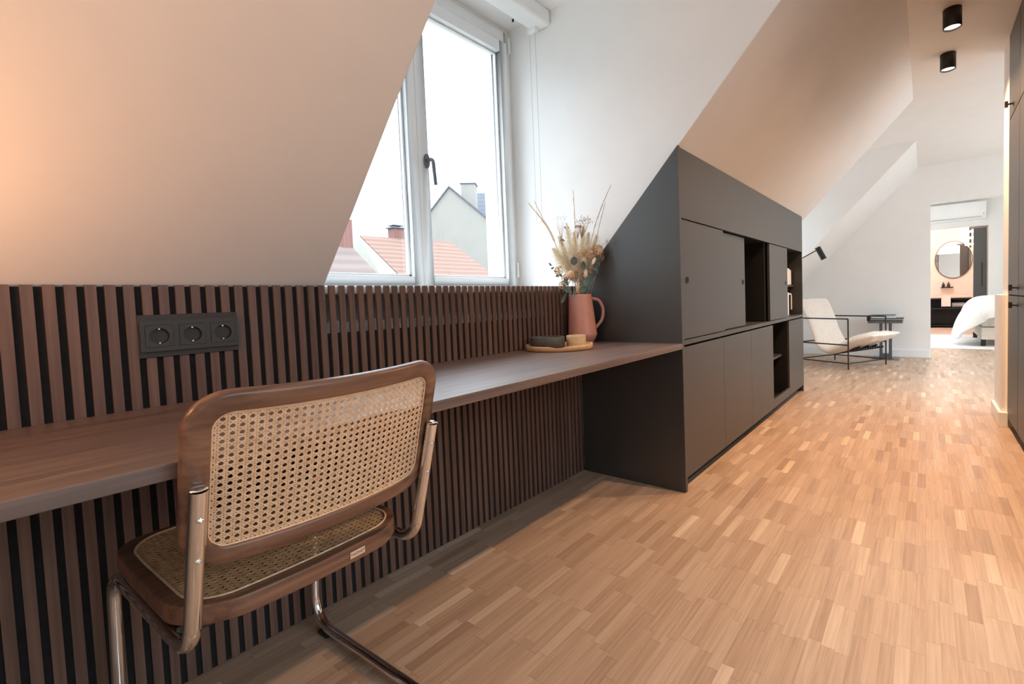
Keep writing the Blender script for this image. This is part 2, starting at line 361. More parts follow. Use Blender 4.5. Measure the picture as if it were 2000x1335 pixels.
# right side: wall behind the wardrobes, stub wall with its baseboard, back walls
struct('wall_right', box(1.9, 4.3, -1.14, -1.05, 0, ZC+.02).box(1.85, 1.95, -2.4, -1.05, 0, ZC+.02), 'wall')
struct('wall_right_end', box(4.285, 4.55, -1.14, -.451, 0, ZC+.02), 'wall')
struct('wall_right_low', box(4.30, 4.70, -1.10, -.42, 0, .90), 'wall')
struct('baseboard_right', box(4.262, 4.72, -.452, -.402, 0, .10), 'white', bevel=.003)
struct('wall_right_far', MB().box(4.6, 5.2, -2.5, -2.4, 0, ZC+.02).box(7.8, 8.04, -2.5, -2.4, 0, ZC+.02).box(5.2, 7.8, -2.5, -2.4, 0, .12).box(5.2, 7.8, -2.5, -2.4, 2.38, ZC+.02), 'wall')  # the opening is added to let daylight into the far end
struct('wall_near', box(XN-.2, XN, -2.6, 2.3, 0, ZC+.02), 'wall')
mwr = MB().box(XN, -.8, -2.5, -2.4, 0, ZC+.02).box(-.8, 1.85, -2.5, -2.4, 0, 1.15).box(-.8, 1.85, -2.5, -2.4, 2.4, ZC+.02).box(1.85, 1.95, -2.5, -2.4, 0, ZC+.02)  # wall with an opening added for daylight fill
struct('wall_right_near', mwr, 'wall')
# bedroom and bathroom shells
BX = 12.16
struct('ceiling_bedroom', box(XF+.14, 14.95, -3.3, 1.9, ZC+.04, ZC+.16), 'wall')
bw = MB().box(XF+.14, BX, 1.6, 1.8, 0, .65).box(XF+.14, BX, 1.6, 1.8, 2.35, ZC+.05).box(XF+.14, 9.3, 1.6, 1.8, .65, 2.35).box(11.3, BX, 1.6, 1.8, .65, 2.35)  # unseen opening added to bring daylight into the bedroom
struct('wall_bedroom_left', bw, 'wall'); struct('wall_bedroom_right', box(XF+.14, 14.9, -3.3, -3.2, 0, ZC+.05), 'wall')
OB0, OB1, OZ = .55, -.985, 2.14
struct('wall_bedroom_far', box(BX-.06, BX+.06, OB0, 1.7, 0, ZC+.05).box(BX-.06, BX+.06, -3.2, OB1, 0, ZC+.05).box(BX-.06, BX+.06, OB1, OB0, OZ, ZC+.05), 'wall')
struct('wall_bathroom_far', box(14.62, 14.74, -3.2, 1.8, 0, ZC+.05), 'bathwall')
struct('wall_bathroom_left', box(BX, 14.7, 1.2, 1.3, 0, ZC+.05), 'bathwall')
struct('wall_bathroom_right', box(BX+.4, 14.62, -1.10, -1.0, 0, ZC+.05), 'bathwall')
bulb('bathroom_fill_bulb', (13.3, -.2, 2.35), 30, (1, .84, .74), .12)  # added bare bulb without fixture, fills the bathroom with warm light

# ------------------------------------------------------------------ windows
def window(idx, x0, x1, z0, z1, y, detailed=True):
    o = tag(bpy.data.objects.new('window_%d' % idx, None), kind='structure'); COL.objects.link(o); o.location = ((x0+x1)/2, y, z0)
    L = lambda m, n, mat, b=0: m.build(n, mat, o, bevel=b, loc=(-(x0+x1)/2, -y, -z0))
    xm = (x0+x1)/2
    fr = MB(); a = .035; top = .085
    fr.box(x0, x0+a, y-.01, y+.07, z0, z1).box(x1-a, x1, y-.01, y+.07, z0, z1).box(x0+a, x1-a, y-.01, y+.07, z0, z0+.012).box(x0+a, x1-a, y-.01, y+.07, z1-top, z1)
    L(fr, 'window_frame', 'white', .003)
    for (s0, s1, l_, r_) in ((x0+a-.004, xm, .062, .053), (xm+.001, x1-a+.004, .06, .058)):
        sa = MB(); b0 = z0+.008; b1 = z1-top+.012; bt, tt = .047, .065
        ya, yb = y-.028, y+.045
        sa.box(s0, s0+l_, ya, yb, b0, b1).box(s1-r_, s1, ya, yb, b0, b1).box(s0+l_, s1-r_, ya, yb, b0, b0+bt).box(s0+l_, s1-r_, ya, yb, b1-tt, b1)
        sash = L(sa, 'sash', 'white', .004)
        g = box(s0+l_-.01, s1-r_+.01, y+.020, y+.024, b0+bt-.01, b1-tt+.01).build('glass_pane', 'glass', sash)
        gb = MB(); q = .012
        gb.box(s0+l_, s0+l_+q, y+.002, y+.02, b0+bt, b1-tt).box(s1-r_-q, s1-r_, y+.002, y+.02, b0+bt, b1-tt).box(s0+l_, s1-r_, y+.002, y+.02, b0+bt, b0+bt+q).box(s0+l_, s1-r_, y+.002, y+.02, b1-tt-q, b1-tt)
        gb.build('glazing_bead', 'white', sash, bevel=.002)
    if detailed:
        h = MB(); hx, hz = xm+.044, 1.69
        h.prism([(hx+.016*math.cos(t)*1, hz+.036*math.sin(t)) for t in [i*PI/12 for i in range(24)]], y-.040, y-.028, 1)
        plate = L(h, 'window_handle', 'metalgrey', .002)
        lv = MB().tube(fillet([(hx, y-.035, hz), (hx, y-.082, hz+.004), (hx+.006, y-.088, hz-.125)], [.02], 8), [.009]*10+[.008], 12)
        lv.build('lever', 'metalgrey', plate)
        for hz in (1.12, 2.46):
            L(MB().tube([(x1-.012, y-.03, hz), (x1-.012, y-.03, hz+.09)], .007, 10), 'hinge', 'white')
    return o
window(1, .775, 2.15, 1.058, 2.585, YW)
window(2, 5.2, 6.55, 1.07, 2.585, YW, False)

# ------------------------------------------------------------------ slatted wall cladding with black backing
sl = MB(); PITCHS = .03262; SWD = .0192; Y0S, Y1S = 1.57, 1.579; ZT = 1.046
BXL = (.2972, .5060, .864, .971)
x = .1148-PITCHS*50; i = 0
while x < 2.135:
    if x+SWD > XN+.02:
        if x+SWD > BXL[0]+.001 and x < BXL[1]-.001:
            sl.box(x, x+SWD, Y0S, Y1S, .005, BXL[2]); sl.box(x, x+SWD, Y0S, Y1S, BXL[3], ZT)
        else: sl.box(x, min(x+SWD, 2.139), Y0S, Y1S, .005, ZT)
    x += PITCHS
cl = thing('slatted_wall_cladding', 'dark walnut vertical slat cladding on black backing behind and below the desk', 'wall panelling', (.3, 1.585, 0))
sl.build('slats', 'slat', cl, loc=(-.3, -1.585, 0))
bk = MB().box(XN+.01, .755, Y1S, Y1S+.008, .0, ZT-.004).box(.755, 2.14, Y1S, Y1S+.008, 0, .889)
tag(bk.build('backing_board', 'black', cl, loc=(-.3, -1.585, 0)), 'black backing board')

# radiator in the recess behind the slats
ra = thing('radiator', 'white flat radiator glimpsed between the slats beneath the window', 'radiator', (1.46, 1.80, .12))
rb = MB().box(-.62, .62, -.05, .05, 0, .80)
for k in range(38): rb.box(-.61+k*.0325, -.61+k*.0325+.02, -.058, -.05, .02, .78)
rb.build('radiator_panel', 'white', ra, bevel=.004)
gr = MB()
for k in range(50): gr.box(-.61+k*.0245, -.61+k*.0245+.012, -.045, .045, .80, .806)
gr.build('top_grille', 'white', ra)
for x_ in (-.6, .57): box(x_, x_+.03, -.02, .02, -.12, 0).build('floor_bracket', 'white', ra)

# ------------------------------------------------------------------ desk
DX0, DX1, DYF, DYB, DZ0, DZ1 = -1.45, 2.139, .955, 1.5695, .713, .740
d = box(DX0, DX1, DYF, DYB, DZ0, DZ1).build('desk_top', 'desk', bevel=.0018)
tag(d, 'long walnut desktop with straight edge running along the slatted wall', 'desk')

tl_ = thing('table_lamp', 'small brass table lamp at the near end of the desk outside the picture', 'table lamp', (-.28, 1.20, .7405))
MB().lathe([(.001, 0), (.07, 0), (.07, .012), (.008, .02), (.008, .22), (.001, .22)], n=32, caps=False).build('base', 'metalgrey', tl_)
MB().lathe([(.001, .215), (.05, .22), (.075, .26), (.073, .26), (.048, .225), (.001, .222)], n=40, caps=False).build('lamp_shade', 'linen', tl_)

ul = thing('added_uplighter', 'added black uplighter outside the picture that brightens the left slope', 'floor lamp', (-.55, .35, 0))  # added lamp body for the light on the left slope
MB().lathe([(.001, 0), (.14, 0), (.14, .015), (.012, .025), (.012, 1.30), (.001, 1.30)], n=36, caps=False).build('pole', 'blackmetal', ul)
MB().lathe([(.012, 1.30), (.05, 1.30), (.12, 1.40), (.117, 1.40), (.048, 1.31), (.012, 1.31)], n=36, caps=False).build('lamp_bowl', 'blackmetal', ul)

# ------------------------------------------------------------------ socket panel
sk = thing('triple_socket', 'anthracite triple power socket on dark plate set into the slats', 'power socket', ((BXL[0]+BXL[1])/2, Y0S, (BXL[2]+BXL[3])/2))
w2, h2 = (BXL[1]-BXL[0])/2, (BXL[3]-BXL[2])/2
box(-w2, w2, -.004, .018, -h2, h2).build('back_plate', 'anthplate', sk, bevel=.001)
PT = .0665; FH = .0385; fx = PT*1.5
def plate_with_holes(cx, half, hole, y0, y1, mb, n=32, holes=None):
    # square plate around one opening; the opening is round (radius) or square (half size)
    out, inn = [], []
    for k in range(n):
        a = 2*PI*(k+.5)/n; c, s_ = math.cos(a), math.sin(a); m_ = max(abs(c), abs(s_))
        out.append((cx+half*c/m_, half*s_/m_)); inn.append((cx+hole*c, hole*s_) if holes == 'round' else (cx+hole*c/m_, hole*s_/m_))
    vs_ = [(p[0], y0, p[1]) for p in out]+[(p[0], y0, p[1]) for p in inn]+[(p[0], y1, p[1]) for p in inn]+[(p[0], y1, p[1]) for p in out]
    fs = []
    for k in range(n):
        j = (k+1) % n
        fs += [(k, j, n+j, n+k), (n+k, n+j, 2*n+j, 2*n+k), (k, 3*n+k, 3*n+j, j)]
    mb.add(vs_, fs)
fm = MB()
for c in (-PT, 0, PT): plate_with_holes(c, PT/2, .0275, -.0145, -.004, fm, 36, 'sq')
fm.box(-fx-.003, -fx, -.0145, -.004, -FH, FH).box(fx, fx+.003, -.0145, -.004, -FH, FH).box(-fx, fx, -.0145, -.004, PT/2, FH).box(-fx, fx, -.0145, -.004, -FH, -PT/2)
fm.build('socket_frame', 'anth', sk)
for c in (-PT, 0, PT):
    im = MB(); plate_with_holes(0, .0268, .0195, -.0160, -.005, im, 36, 'round')
    ins = im.build('socket_insert', 'anth', sk, loc=(c, 0, 0))
    wl_ = MB().lathe([(.0195, 0), (.0188, .0135), (.001, .0135)], n=36, caps=False).build('socket_well', 'blackmetal', ins, rot=(-PI/2, 0, 0), loc=(0, -.0160, 0))  # same plastic as the insert; black material paints in the recess shade
    ph = MB()
    for sx in (-.0095, .0095): ph.tube([(sx, -.0034, 0), (sx, -.0024, 0)], .0027, 12)
    ph.build('pin_holes', 'black', ins)
    for sz in (-1, 1): box(-.0018, .0018, -.0155, -.004, sz*.0175-.0016, sz*.0175+.0016).build('earth_clip', 'chrome', ins)

# ------------------------------------------------------------------ built-in cabinet
CXA, CXB, CYF = 2.14, 4.99, .964
cb = thing('storage_cabinet', 'tall taupe-grey built-in cabinet with sliding doors under the sloping ceiling', 'cabinet', (CXA, CYF, 0))
def C(m, n, mat='lacquer', b=.0012, lab=None, parent=None):
    o = m.build(n, mat, parent or cb, bevel=b, loc=(-CXA, -CYF, 0) if not parent else None)
    if lab: o['label'] = lab
    return o
gap = .012
def spoly(y0, y1, dz=gap, zb=0): return [(y0, zb), (y1, zb), (y1, zs(y1)-dz), (y0, zs(y0)-dz)]
C(MB().prism(spoly(CYF-.008, 1.566), CXA, CXA+.024), 'side_panel', lab='tall grey side panel beside the desk')
C(MB().prism(spoly(CYF+.001, 1.59), CXB-.02, CXB), 'end_panel')
C(MB().prism([(CYF, 1.352), (CYF+.02, 1.352), (CYF+.02, zs(CYF+.02)-.004), (CYF, zs(CYF)-.004)], CXA+.025, CXB-.0005), 'top_fascia')
ca = MB()
ca.box(CXA+.026, CXB-.02, 1.5, 1.515, .06, zs(1.52)-.02)                       # back
ca.box(CXA+.024, CXB-.02, CYF+.022, 1.5, .06, .078)                            # bottom
ca.box(CXA+.026, CXB-.02, CYF+.022, 1.25, 1.352, 1.37)
for xx in (2.745, 3.29, 3.862, 4.397): ca.box(xx-.009, xx+.009, CYF+.022, 1.5, .078, .72)
for xx in (3.77, 4.385): ca.box(xx-.018, xx+.018, CYF+.03, 1.3, .757, 1.352)
C(ca, 'carcass', 'dark', 0)
C(box(CXA+.025, CXB-.001, CYF, 1.5, .7275, .752), 'middle_board')
C(box(CXA+.025, CXB-.06, CYF+.055, CYF+.07, 0, .066), 'kick_board', 'dark')
C(box(3.862, 4.397, CYF, CYF+.02, .062, .132), 'niche_plinth')
for a, b in ((2.168, 2.742), (2.7435, 3.2885), (3.290, 3.8605), (4.3985, 4.9885)): C(box(a, b, CYF, CYF+.019, .062, .7175), 'door')
C(box(3.872, 4.388, CYF+.06, 1.49, .412, .430), 'shelf', 'lacquer')
C(box(4.404, 4.97, CYF+.075, 1.29, 1.022, 1.040), 'shelf', 'lacquer')
def finger_pull(x, parent):
    r = MB().lathe([(.0185, -.0015), (.0185, .002), (.0145, .002), (.0135, -.0012)], n=28, caps=False).build('finger_pull', 'blackmetal', parent, rot=(PI/2, 0, 0), loc=(x-parent_x, -.0005, 1.05))
    MB().lathe([(.001, 0), (.0138, 0)], n=28, caps=False).build('pull_recess', 'black', parent, rot=(PI/2, 0, 0), loc=(x-parent_x, -.0008, 1.05))
def sliding(a, b, dy, px):
    global parent_x
    o = box(0, b-a, 0, .019, .757, 1.346).build('sliding_door', 'lacquer', cb, bevel=.0012, loc=(a-CXA, dy, 0)); parent_x = a
    finger_pull(px, o); return o
sliding(2.178, 2.768, .0, 2.234)
sliding(2.70, 3.252, .024, 3.206)
sliding(3.79, 4.366, .0, 4.300)

# things kept in the cabinet
def book(name, loc, sz, mat, label, rz=0, group=None, cat='book'):
    t = thing(name, label, cat, loc, rz, group)
    w, dd, h = sz
    MB().box(0, w, 0, dd, 0, h).build('cover', mat, t, bevel=.001)
    MB().box(.003, w-.003, .002, dd-.0, -.0, h-.004).box(.002, w-.002, -.0008, .003, .004, h+.0006).build('pages', 'paper', t)
    return t
for k, (xx, w, h, mt, lb) in enumerate(((4.745, .05, .155, 'greycover', 'thick grey book at the hidden end of the upper shelf row'), (4.80, .045, .150, 'paper', 'white book in the middle of the upper shelf row'), (4.853, .045, .140, 'greycover', 'shorter grey book at the open end of the upper shelf row'))):
    book('book', (xx, CYF+.085, 1.040), (w, .16, h), mt, lb, group='books on the open cabinet shelf')
book('book', (4.71, CYF+.085, .752), (.085, .16, .215), 'paper', 'tall white book standing below the shelf in the open cabinet bay', group='books on the open cabinet shelf')
pt = thing('pitcher', 'dark pitcher with a white bent handle beside the tall white book', 'pitcher', (4.85, CYF+.155, .752))
MB().lathe([(.04, 0), (.05, .01), (.05, .14), (.042, .17), (.046, .18), (.043, .18), (.04, .168), (.046, .138), (.046, .014), (.001, .012)], n=32, caps=False).build('pitcher_body', 'dark', pt)
MB().tube(fillet([(.0, -.06, .20), (.085, -.06, .20), (.085, -.06, .05)], [.03], 8), .008, 10).build('handle', 'paper', pt)
MB().tube([(0, -.06, .2), (-.0, .0, .185)], .007, 8).build('handle_mount', 'paper', pt)

# ------------------------------------------------------------------ wardrobes on the right
WY = -.45
def wardrobe(x0, x1, label, knobs):
    t = thing('wardrobe', label, 'wardrobe', (x0, WY, 0), 0, 'tall grey wardrobes along the passage')
    w = x1-x0
    MB().box(0, w, -.58, -.02, .06, 2.60).build('carcass', 'dark', t)
    MB().box(0, w, -.5, -.05, 0, .06).build('kick_board', 'lacquer', t)
    for z0, z1, kz, kx in knobs:
        dr = box(.0035, w-.0035, -.019, 0, z0, z1).build('door', 'lacquer', t, bevel=.0012)
        if kz is None: continue
        kb = MB().tube([(kx, 0, kz), (kx, .030, kz)], .006, 10).box(kx-.012, kx+.012, .026, .042, kz-.018, kz+.018)
        kb.tube([(kx, 0, kz), (kx, .003, kz)], .013, 14)
        kb.build('knob', 'blackmetal', dr)
    return t
rows = lambda kx, kt: [(.065, .897, .846, kx), (.906, 2.050, .952, kx), (2.058, 2.598, 2.111, kt)]
wardrobe(3.842, 4.283, 'narrow grey wardrobe with black knobs beside the white wall end', rows(.03, .25))
wardrobe(3.20, 3.838, 'grey wardrobe cut off by the picture edge with its dark upper doors', rows(.05, .05))
wardrobe(1.95, 3.196, 'broad grey wardrobe standing outside the picture next to the passage', rows(.05, .05))

# ------------------------------------------------------------------ ceiling downlights
for k, (lx, ly) in enumerate(LAMP_X):
    lab = ['black cylindrical ceiling spot nearer the camera, higher in the picture', 'black cylindrical ceiling spot farther along the passage, lower in the picture', 'black cylindrical ceiling spot added outside the picture, next before the visible pair', 'black cylindrical ceiling spot added outside the picture, first of the row'][k]
    t = thing('ceiling_spotlight', lab, 'ceiling light', (lx, ly, ZC), 0, 'black cylindrical ceiling spots')
    MB().lathe([(.001, 0), (.046, 0), (.046, -.108), (.042, -.110), (.040, -.106), (.040, -.090), (.001, -.088)], n=36, caps=False).build('housing', 'blackmetal', t)
    MB().lathe([(.001, -.099), (.0385, -.099), (.0385, -.097)], n=32, caps=False).build('lamp_diffuser', 'lampglow', t)

# ------------------------------------------------------------------ roller blind
rbk = thing('roller_blind', 'white roller blind cassette under the dormer ceiling with bead chain', 'blind', (1.46, 1.79, ZC))
MB().prism([(-.07, -.001), (-.07, -.072), (-.06, -.082), (.045, -.082), (.07, -.060), (.07, -.001)], -.69, .70).build('cassette', 'white', rbk, bevel=.004)
ch = MB()
def chain(x, y, z0, z1):
    ch.tube([(x, y, z0), (x, y, z1)], .0006, 5)
    z = z0
    while z < z1: ch.lathe([(.0004, -.0022), (.0019, 0), (.0004, .0022)], (x, y, z), n=6, caps=False); z += .0085
chain(.66, .010, -1.16, -.08); chain(.66, .052, -1.16, -.08)
ch.tube([(.66, .031+.021*math.cos(a), -1.16-.030*math.sin(a)) for a in [PI*i/10 for i in range(11)]], .0008, 5)
ch.build('bead_chain', 'greycover', rbk)
MB().box(.645, .675, .0, .06, -.105, -.075).build('chain_bracket', 'white', rbk, bevel=.003)
MB().tube([(.55, .075, -.075), (.55, .075, -.062)], .006, 10).build('screw', 'blackmetal', rbk)

# ------------------------------------------------------------------ cane chair
chair = thing('cantilever_chair', 'cantilever chair with walnut frame, woven cane seat and back, chrome tube', 'chair', (.4425, .905, 0), math.radians(2.0))
a = .2175
side = [(a, 0, .703), (a, .088, .407), (a, .565, .407), (a, .60, .021), (a, -.03, .021)]
pts = fillet([*side, (-a, -.03, .021), (-a, .60, .021), (-a, .565, .407), (-a, .088, .407), (-a, 0, .703)], [.075, .075, .085, .06, .06, .085, .075, .075], 10)
tb = MB().tube(pts, .0125, 20)
for s in (-1, 1): tb.lathe([(.0125, 0), (.0118, .0015), (.001, .0022)], (s*a, 0, .703), n=20, caps=False)
tb.build('tube_frame', 'chrome', chair)
for s in (-1, 1):
    MB().box(s*a-.013, s*a+.013, .515, .56, 0, .014).build('glide', 'blackmetal', chair, bevel=.003)
    MB().box(s*a-.013, s*a+.013, .02, .065, 0, .014).build('glide', 'blackmetal', chair, bevel=.003)
    for zz in (.655, .585):
        yy = (.703-zz)*.297
        sc_ = MB().lathe([(.001, .0022), (.003, .002), (.0048, .0006), (.0052, -.001)], n=16, caps=False).box(-.0032, .0032, -.0005, .0005, .0018, .0027).box(-.0005, .0005, -.0032, .0032, .0018, .0027)
        sc_.build('screw', 'chrome', chair, loc=(s*a, yy-.0125, zz), rot=(PI/2-.28, 0, 0))
# surfaces: (u, v) -> 3D
HW, BH = .2335, .312; REC = .27
B0 = Vector((0, .062, .552)); BV = Vector((0, -math.sin(REC), math.cos(REC))); BN = Vector((0, -math.cos(REC), -math.sin(REC)))
def back(u, v, off=0):
    bulge = .034*(1-(u/HW)**2)
    return B0+BV*v+Vector((u, 0, 0))+BN*(bulge-.012+off)
def rrect(x0, x1, y0, y1, r, n=10, bow=None):
    out = []
    for cx, cyy, a0, rr in ((x1-r[0], y1-r[0], 0, r[0]), (x0+r[1], y1-r[1], PI/2, r[1]), (x0+r[2], y0+r[2], PI, r[2]), (x1-r[3], y0+r[3], 3*PI/2, r[3])):
        for k in range(n+1): t_ = a0+PI/2*k/n; out.append((cx+rr*math.cos(t_), cyy+rr*math.sin(t_)))
    # resample densely on straight runs
    res = []
    for i in range(len(out)):
        p, q = out[i], out[(i+1) % len(out)]; d_ = math.hypot(q[0]-p[0], q[1]-p[1]); m_ = max(1, int(d_/.02))
        for k in range(m_): res.append((p[0]+(q[0]-p[0])*k/m_, p[1]+(q[1]-p[1])*k/m_))
    return res
def ring(path, surf, wd, th, mb, e=.45, n=16):
    # sweep a rounded section of width wd (in surface) and thickness th (along its normal)
    m_ = len(path); vs_ = []
    for i in range(m_):
        p, q = path[i-1], path[(i+1) % m_]; t_ = Vector((q[0]-p[0], q[1]-p[1])).normalized(); s_ = Vector((t_.y, -t_.x))
        for k in range(n):
            an = 2*PI*k/n; cx_, cy_ = math.cos(an), math.sin(an)
            xx = math.copysign(abs(cx_)**e, cx_)*wd/2; yy = math.copysign(abs(cy_)**e, cy_)*th/2
            vs_.append(surf(path[i][0]+s_.x*xx, path[i][1]+s_.y*xx, yy))
    mb.add(vs_, [(i*n+k, i*n+(k+1) % n, ((i+1) % m_)*n+(k+1) % n, ((i+1) % m_)*n+k) for i in range(m_) for k in range(n)], True)
bw_ = .036
bp = rrect(-HW+bw_/2, HW-bw_/2, bw_/2, BH-bw_/2, (.046, .046, .05, .05))
m = MB(); ring(bp, back, bw_, .024, m, .62); m.build('backrest_frame', 'chairwood', chair)
def inside(u, v, R):
    x0, x1, y0, y1, r, bow = R
    y0 = y0-bow*(1-(u/x1)**2)
    if not (x0 <= u <= x1 and y0 <= v <= y1): return False
    cu = min(max(u, x0+r), x1-r); cv = min(max(v, y0+r), y1-r)
    return (u-cu)**2+(v-cv)**2 <= r*r if (cu != u and cv != v) else True
def weave(surf, R, p=.0127, mb=None, th=.0011, off0=0):
    x0, x1, y0, y1, r, bow = R; y0b = y0-bow
    def strand(P, D, w, off):
        # walk along the line, keep runs inside the outline
        Ns = Vector((-D.y, D.x)); L = 1.4; st = .004; run = []
        t_ = -L/2
        def flush(run):
            if len(run) < 2: return
            if len(run) > 2: run = run[::4]+([run[-1]] if (len(run)-1) % 4 else [])
            vs_ = []
            for q in run:
                for sw, so in ((-1, 0), (1, 0), (1, 1), (-1, 1)):
                    z_ = q+Ns*(sw*w/2); vs_.append(surf(z_.x, z_.y, off0+off+so*th*.6))
            fs = []
            for i in range(len(run)-1):
                for k in range(4): fs.append((i*4+k, i*4+(k+1) % 4, (i+1)*4+(k+1) % 4, (i+1)*4+k))
            mb.add(vs_, fs)
        while t_ < L/2:
            q = P+D*t_
            if inside(q.x, q.y, R): run.append(q)
            else: flush(run); run = []
            t_ += st
        flush(run)
    nu = int((x1-x0)/p)+2; nv = int((y1-y0b)/p)+2
    for k in range(-nu, nu+1):
        for s in (-1, 1): strand(Vector((k*p+s*.0019, (y0+y1)/2)), Vector((0, 1)), .0022, 0)
    for k in range(-nv, nv+1):
        for s in (-1, 1): strand(Vector((0, (y0+y1)/2+k*p+s*.0019)), Vector((1, 0)), .0022, .0005)
    D1 = Vector((1, 1)).normalized(); D2 = Vector((1, -1)).normalized()
    for k in range(-nu-nv, nu+nv+1):
        strand(Vector((0, (y0+y1)/2+(k+.5)*p)), D1, .0023, .0010); strand(Vector((0, (y0+y1)/2+(k+.5)*p)), D2, .0023, .0014)
cm = MB(); RB = (-HW+bw_-.002, HW-bw_+.002, bw_-.002, BH-bw_+.002, .028, 0)
weave(back, RB, .0127, cm, off0=.002); cm.build('backrest_cane', 'cane', chair)
sp = MB(); ring(rrect(RB[0]+.002, RB[1]-.002, RB[2]+.002, RB[3]-.002, (.028,)*4), lambda u, v, o=0: back(u, v, o+.005), .004, .004, sp, 1, 8); sp.build('cane_spline', 'cane', chair)
# seat
SX, SY0, SY1, SZ = .2235, .108, .545, .4425
BOW = .022
def seat(u, v, off=0):
    bow = BOW*(1-(u/SX)**2)*max(0, (SY0+.12-v)/.12)
    rise = .012*max(0, (v-.4)/.145)
    return Vector((u, v-bow, SZ+rise+off))
sw_ = .028
sp_ = rrect(-SX+sw_/2, SX-sw_/2, SY0+sw_/2, SY1-sw_/2, (.05, .05, .085, .085))
m = MB(); ring(sp_, seat, sw_, .037, m, .25, 24); m.build('seat_frame', 'chairwood', chair)
def seatc(u, v, off=0): return seat(u, v, .0165+off)
cm = MB(); RS = (-SX+sw_-.006, SX-sw_+.006, SY0+sw_-.006, SY1-sw_+.006, .065, 0)
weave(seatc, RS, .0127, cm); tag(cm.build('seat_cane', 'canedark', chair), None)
sp = MB(); ring(rrect(RS[0]+.002, RS[1]-.002, RS[2]+.002, RS[3]-.002, (.065,)*4), lambda u, v, o=0: seatc(u, v, o+.004), .005, .004, sp, 1, 8); sp.build('cane_spline', 'cane', chair)
for y_ in (.16, .48): box(-a, a, y_, y_+.025, .400, .424).build('seat_rail', 'blackmetal', chair, bevel=.003)
# maker's label on the rear rail
lp = MB().box(-.0175, .0175, -.0012, 0, -.007, .007).build('label_plate', 'label', chair, loc=(.075, SY0-BOW*(1-(.075/SX)**2)-.0005, .4425), rot=(0, 0, math.radians(4)), bevel=.0004)
tcv = bpy.data.curves.new('lettering', 'FONT'); tcv.body = 'THONET'; tcv.size = .0085; tcv.align_x = 'CENTER'; tcv.align_y = 'CENTER'; tcv.extrude = .0002
to = bpy.data.objects.new('lettering_source', tcv); COL.objects.link(to)
dg = bpy.context.evaluated_depsgraph_get(); tm = bpy.data.meshes.new_from_object(to.evaluated_get(dg)); bpy.data.objects.remove(to)
tm.materials.clear(); tm.materials.append(M['ink']); tl = bpy.data.objects.new('lettering', tm); COL.objects.link(tl); tl.parent = lp; tl.location = (0, -.0014, 0); tl.rotation_euler = (PI/2, 0, 0)

# ------------------------------------------------------------------ jug, tray, bowl and cup
jug = thing('terracotta_jug', 'terracotta pink ceramic jug with loop handle holding the dried flowers', 'jug', (2.046, 1.483, .7405))
prof = [(.001, 0), (.054, 0), (.060, .004), (.077, .040), (.0785, .047), (.077, .054), (.0545, .252), (.0535, .258), (.050, .258), (.050, .250), (.072, .054), (.055, .008), (.001, .006)]
m = MB().lathe(prof, n=56, caps=False)
R3 = Vector((.589, -.808, 0)); F3 = Vector((.808, .589, 0))
# pull the rim out into a spout on the side away from the handle
nv_ = []
for v in m.v:
    q = Vector(v); rad = Vector((q.x, q.y, 0)); L_ = rad.length
    if L_ > .02 and q.z > .17:
        c_ = rad.normalized().dot(-R3); k = max(0, (q.z-.17)/.088)**2
        if c_ > .80: q += -R3*(.016*k*((c_-.80)/.2)**1.2)
    nv_.append(tuple(q))
m.v = nv_; m.build('jug_body', 'terracotta', jug)
hp = [R3*.055+Vector((0, 0, .235)), R3*.092+Vector((0, 0, .222)), R3*.112+Vector((0, 0, .175)), R3*.104+Vector((0, 0, .120)), R3*.070+Vector((0, 0, .078))]
def spline(pts, n=24):
    pts = [Vector(p) for p in pts]; P = [pts[0]*2-pts[1]]+pts+[pts[-1]*2-pts[-2]]; out = []
    segs = len(pts)-1
    for i in range(n+1):
        t_ = i/n*segs; s_ = min(int(t_), segs-1); u = t_-s_; a_, b_, c_, d_ = P[s_:s_+4]
        out.append(.5*((2*b_)+(-a_+c_)*u+(2*a_-5*b_+4*c_-d_)*u*u+(-a_+3*b_-3*c_+d_)*u**3))
    return out
MB().tube(spline(hp), .0085, 14).build('handle', 'terracotta', jug)

tr = thing('wooden_tray', 'round light wood tray with raised rim on the desk', 'tray', (1.735, 1.396, .7405), math.atan2(R3.y, R3.x))
m = MB(); n = 64; TX, TY = .158, .128
def trz(a_): return .024-.007*math.exp(-((math.sin(a_)+1)/.02)**2)+.004*abs(math.cos(a_))**8
rows_ = [(0.01, 0), (.955, 0), (.99, .005), (1.0, .014), (1.0, 1), (.955, 1), (.945, .010), (.01, .009)]
vs_ = []
for r_, z_ in rows_:
    for k in range(n):
        a_ = 2*PI*k/n; vs_.append((TX*r_*math.cos(a_), TY*r_*math.sin(a_), trz(a_) if z_ == 1 else z_))
m.add(vs_, [(i*n+k, i*n+(k+1) % n, (i+1)*n+(k+1) % n, (i+1)*n+k) for i in range(len(rows_)-1) for k in range(n)], True)
m.build('tray_body', 'traywood', tr)
bwl = MB().lathe([(.001, 0), (.92, 0), (1.0, .004), (1.0, .050), (.97, .052), (.94, .048), (.93, .010), (.001, .008)], n=56, sx=.082, sy=.060, caps=False)
bwl.v = [(x_, y_, z_) for x_, y_, z_ in bwl.v]
ob = bwl.build('ceramic_bowl', 'stone', loc=(1.700, 1.440, .7500), rot=(0, 0, math.atan2(R3.y, R3.x)))
tag(ob, 'low oval charcoal bowl standing on the wooden tray', 'bowl')
ob = MB().lathe([(.001, 0), (.042, 0), (.046, .005), (.047, .050), (.045, .053), (.042, .049), (.040, .010), (.001, .008)], n=44, caps=False).build('wooden_cup', 'cupwood', loc=(1.800, 1.345, .7500))
tag(ob, 'small pale wooden cup on the tray beside the dark bowl', 'cup')

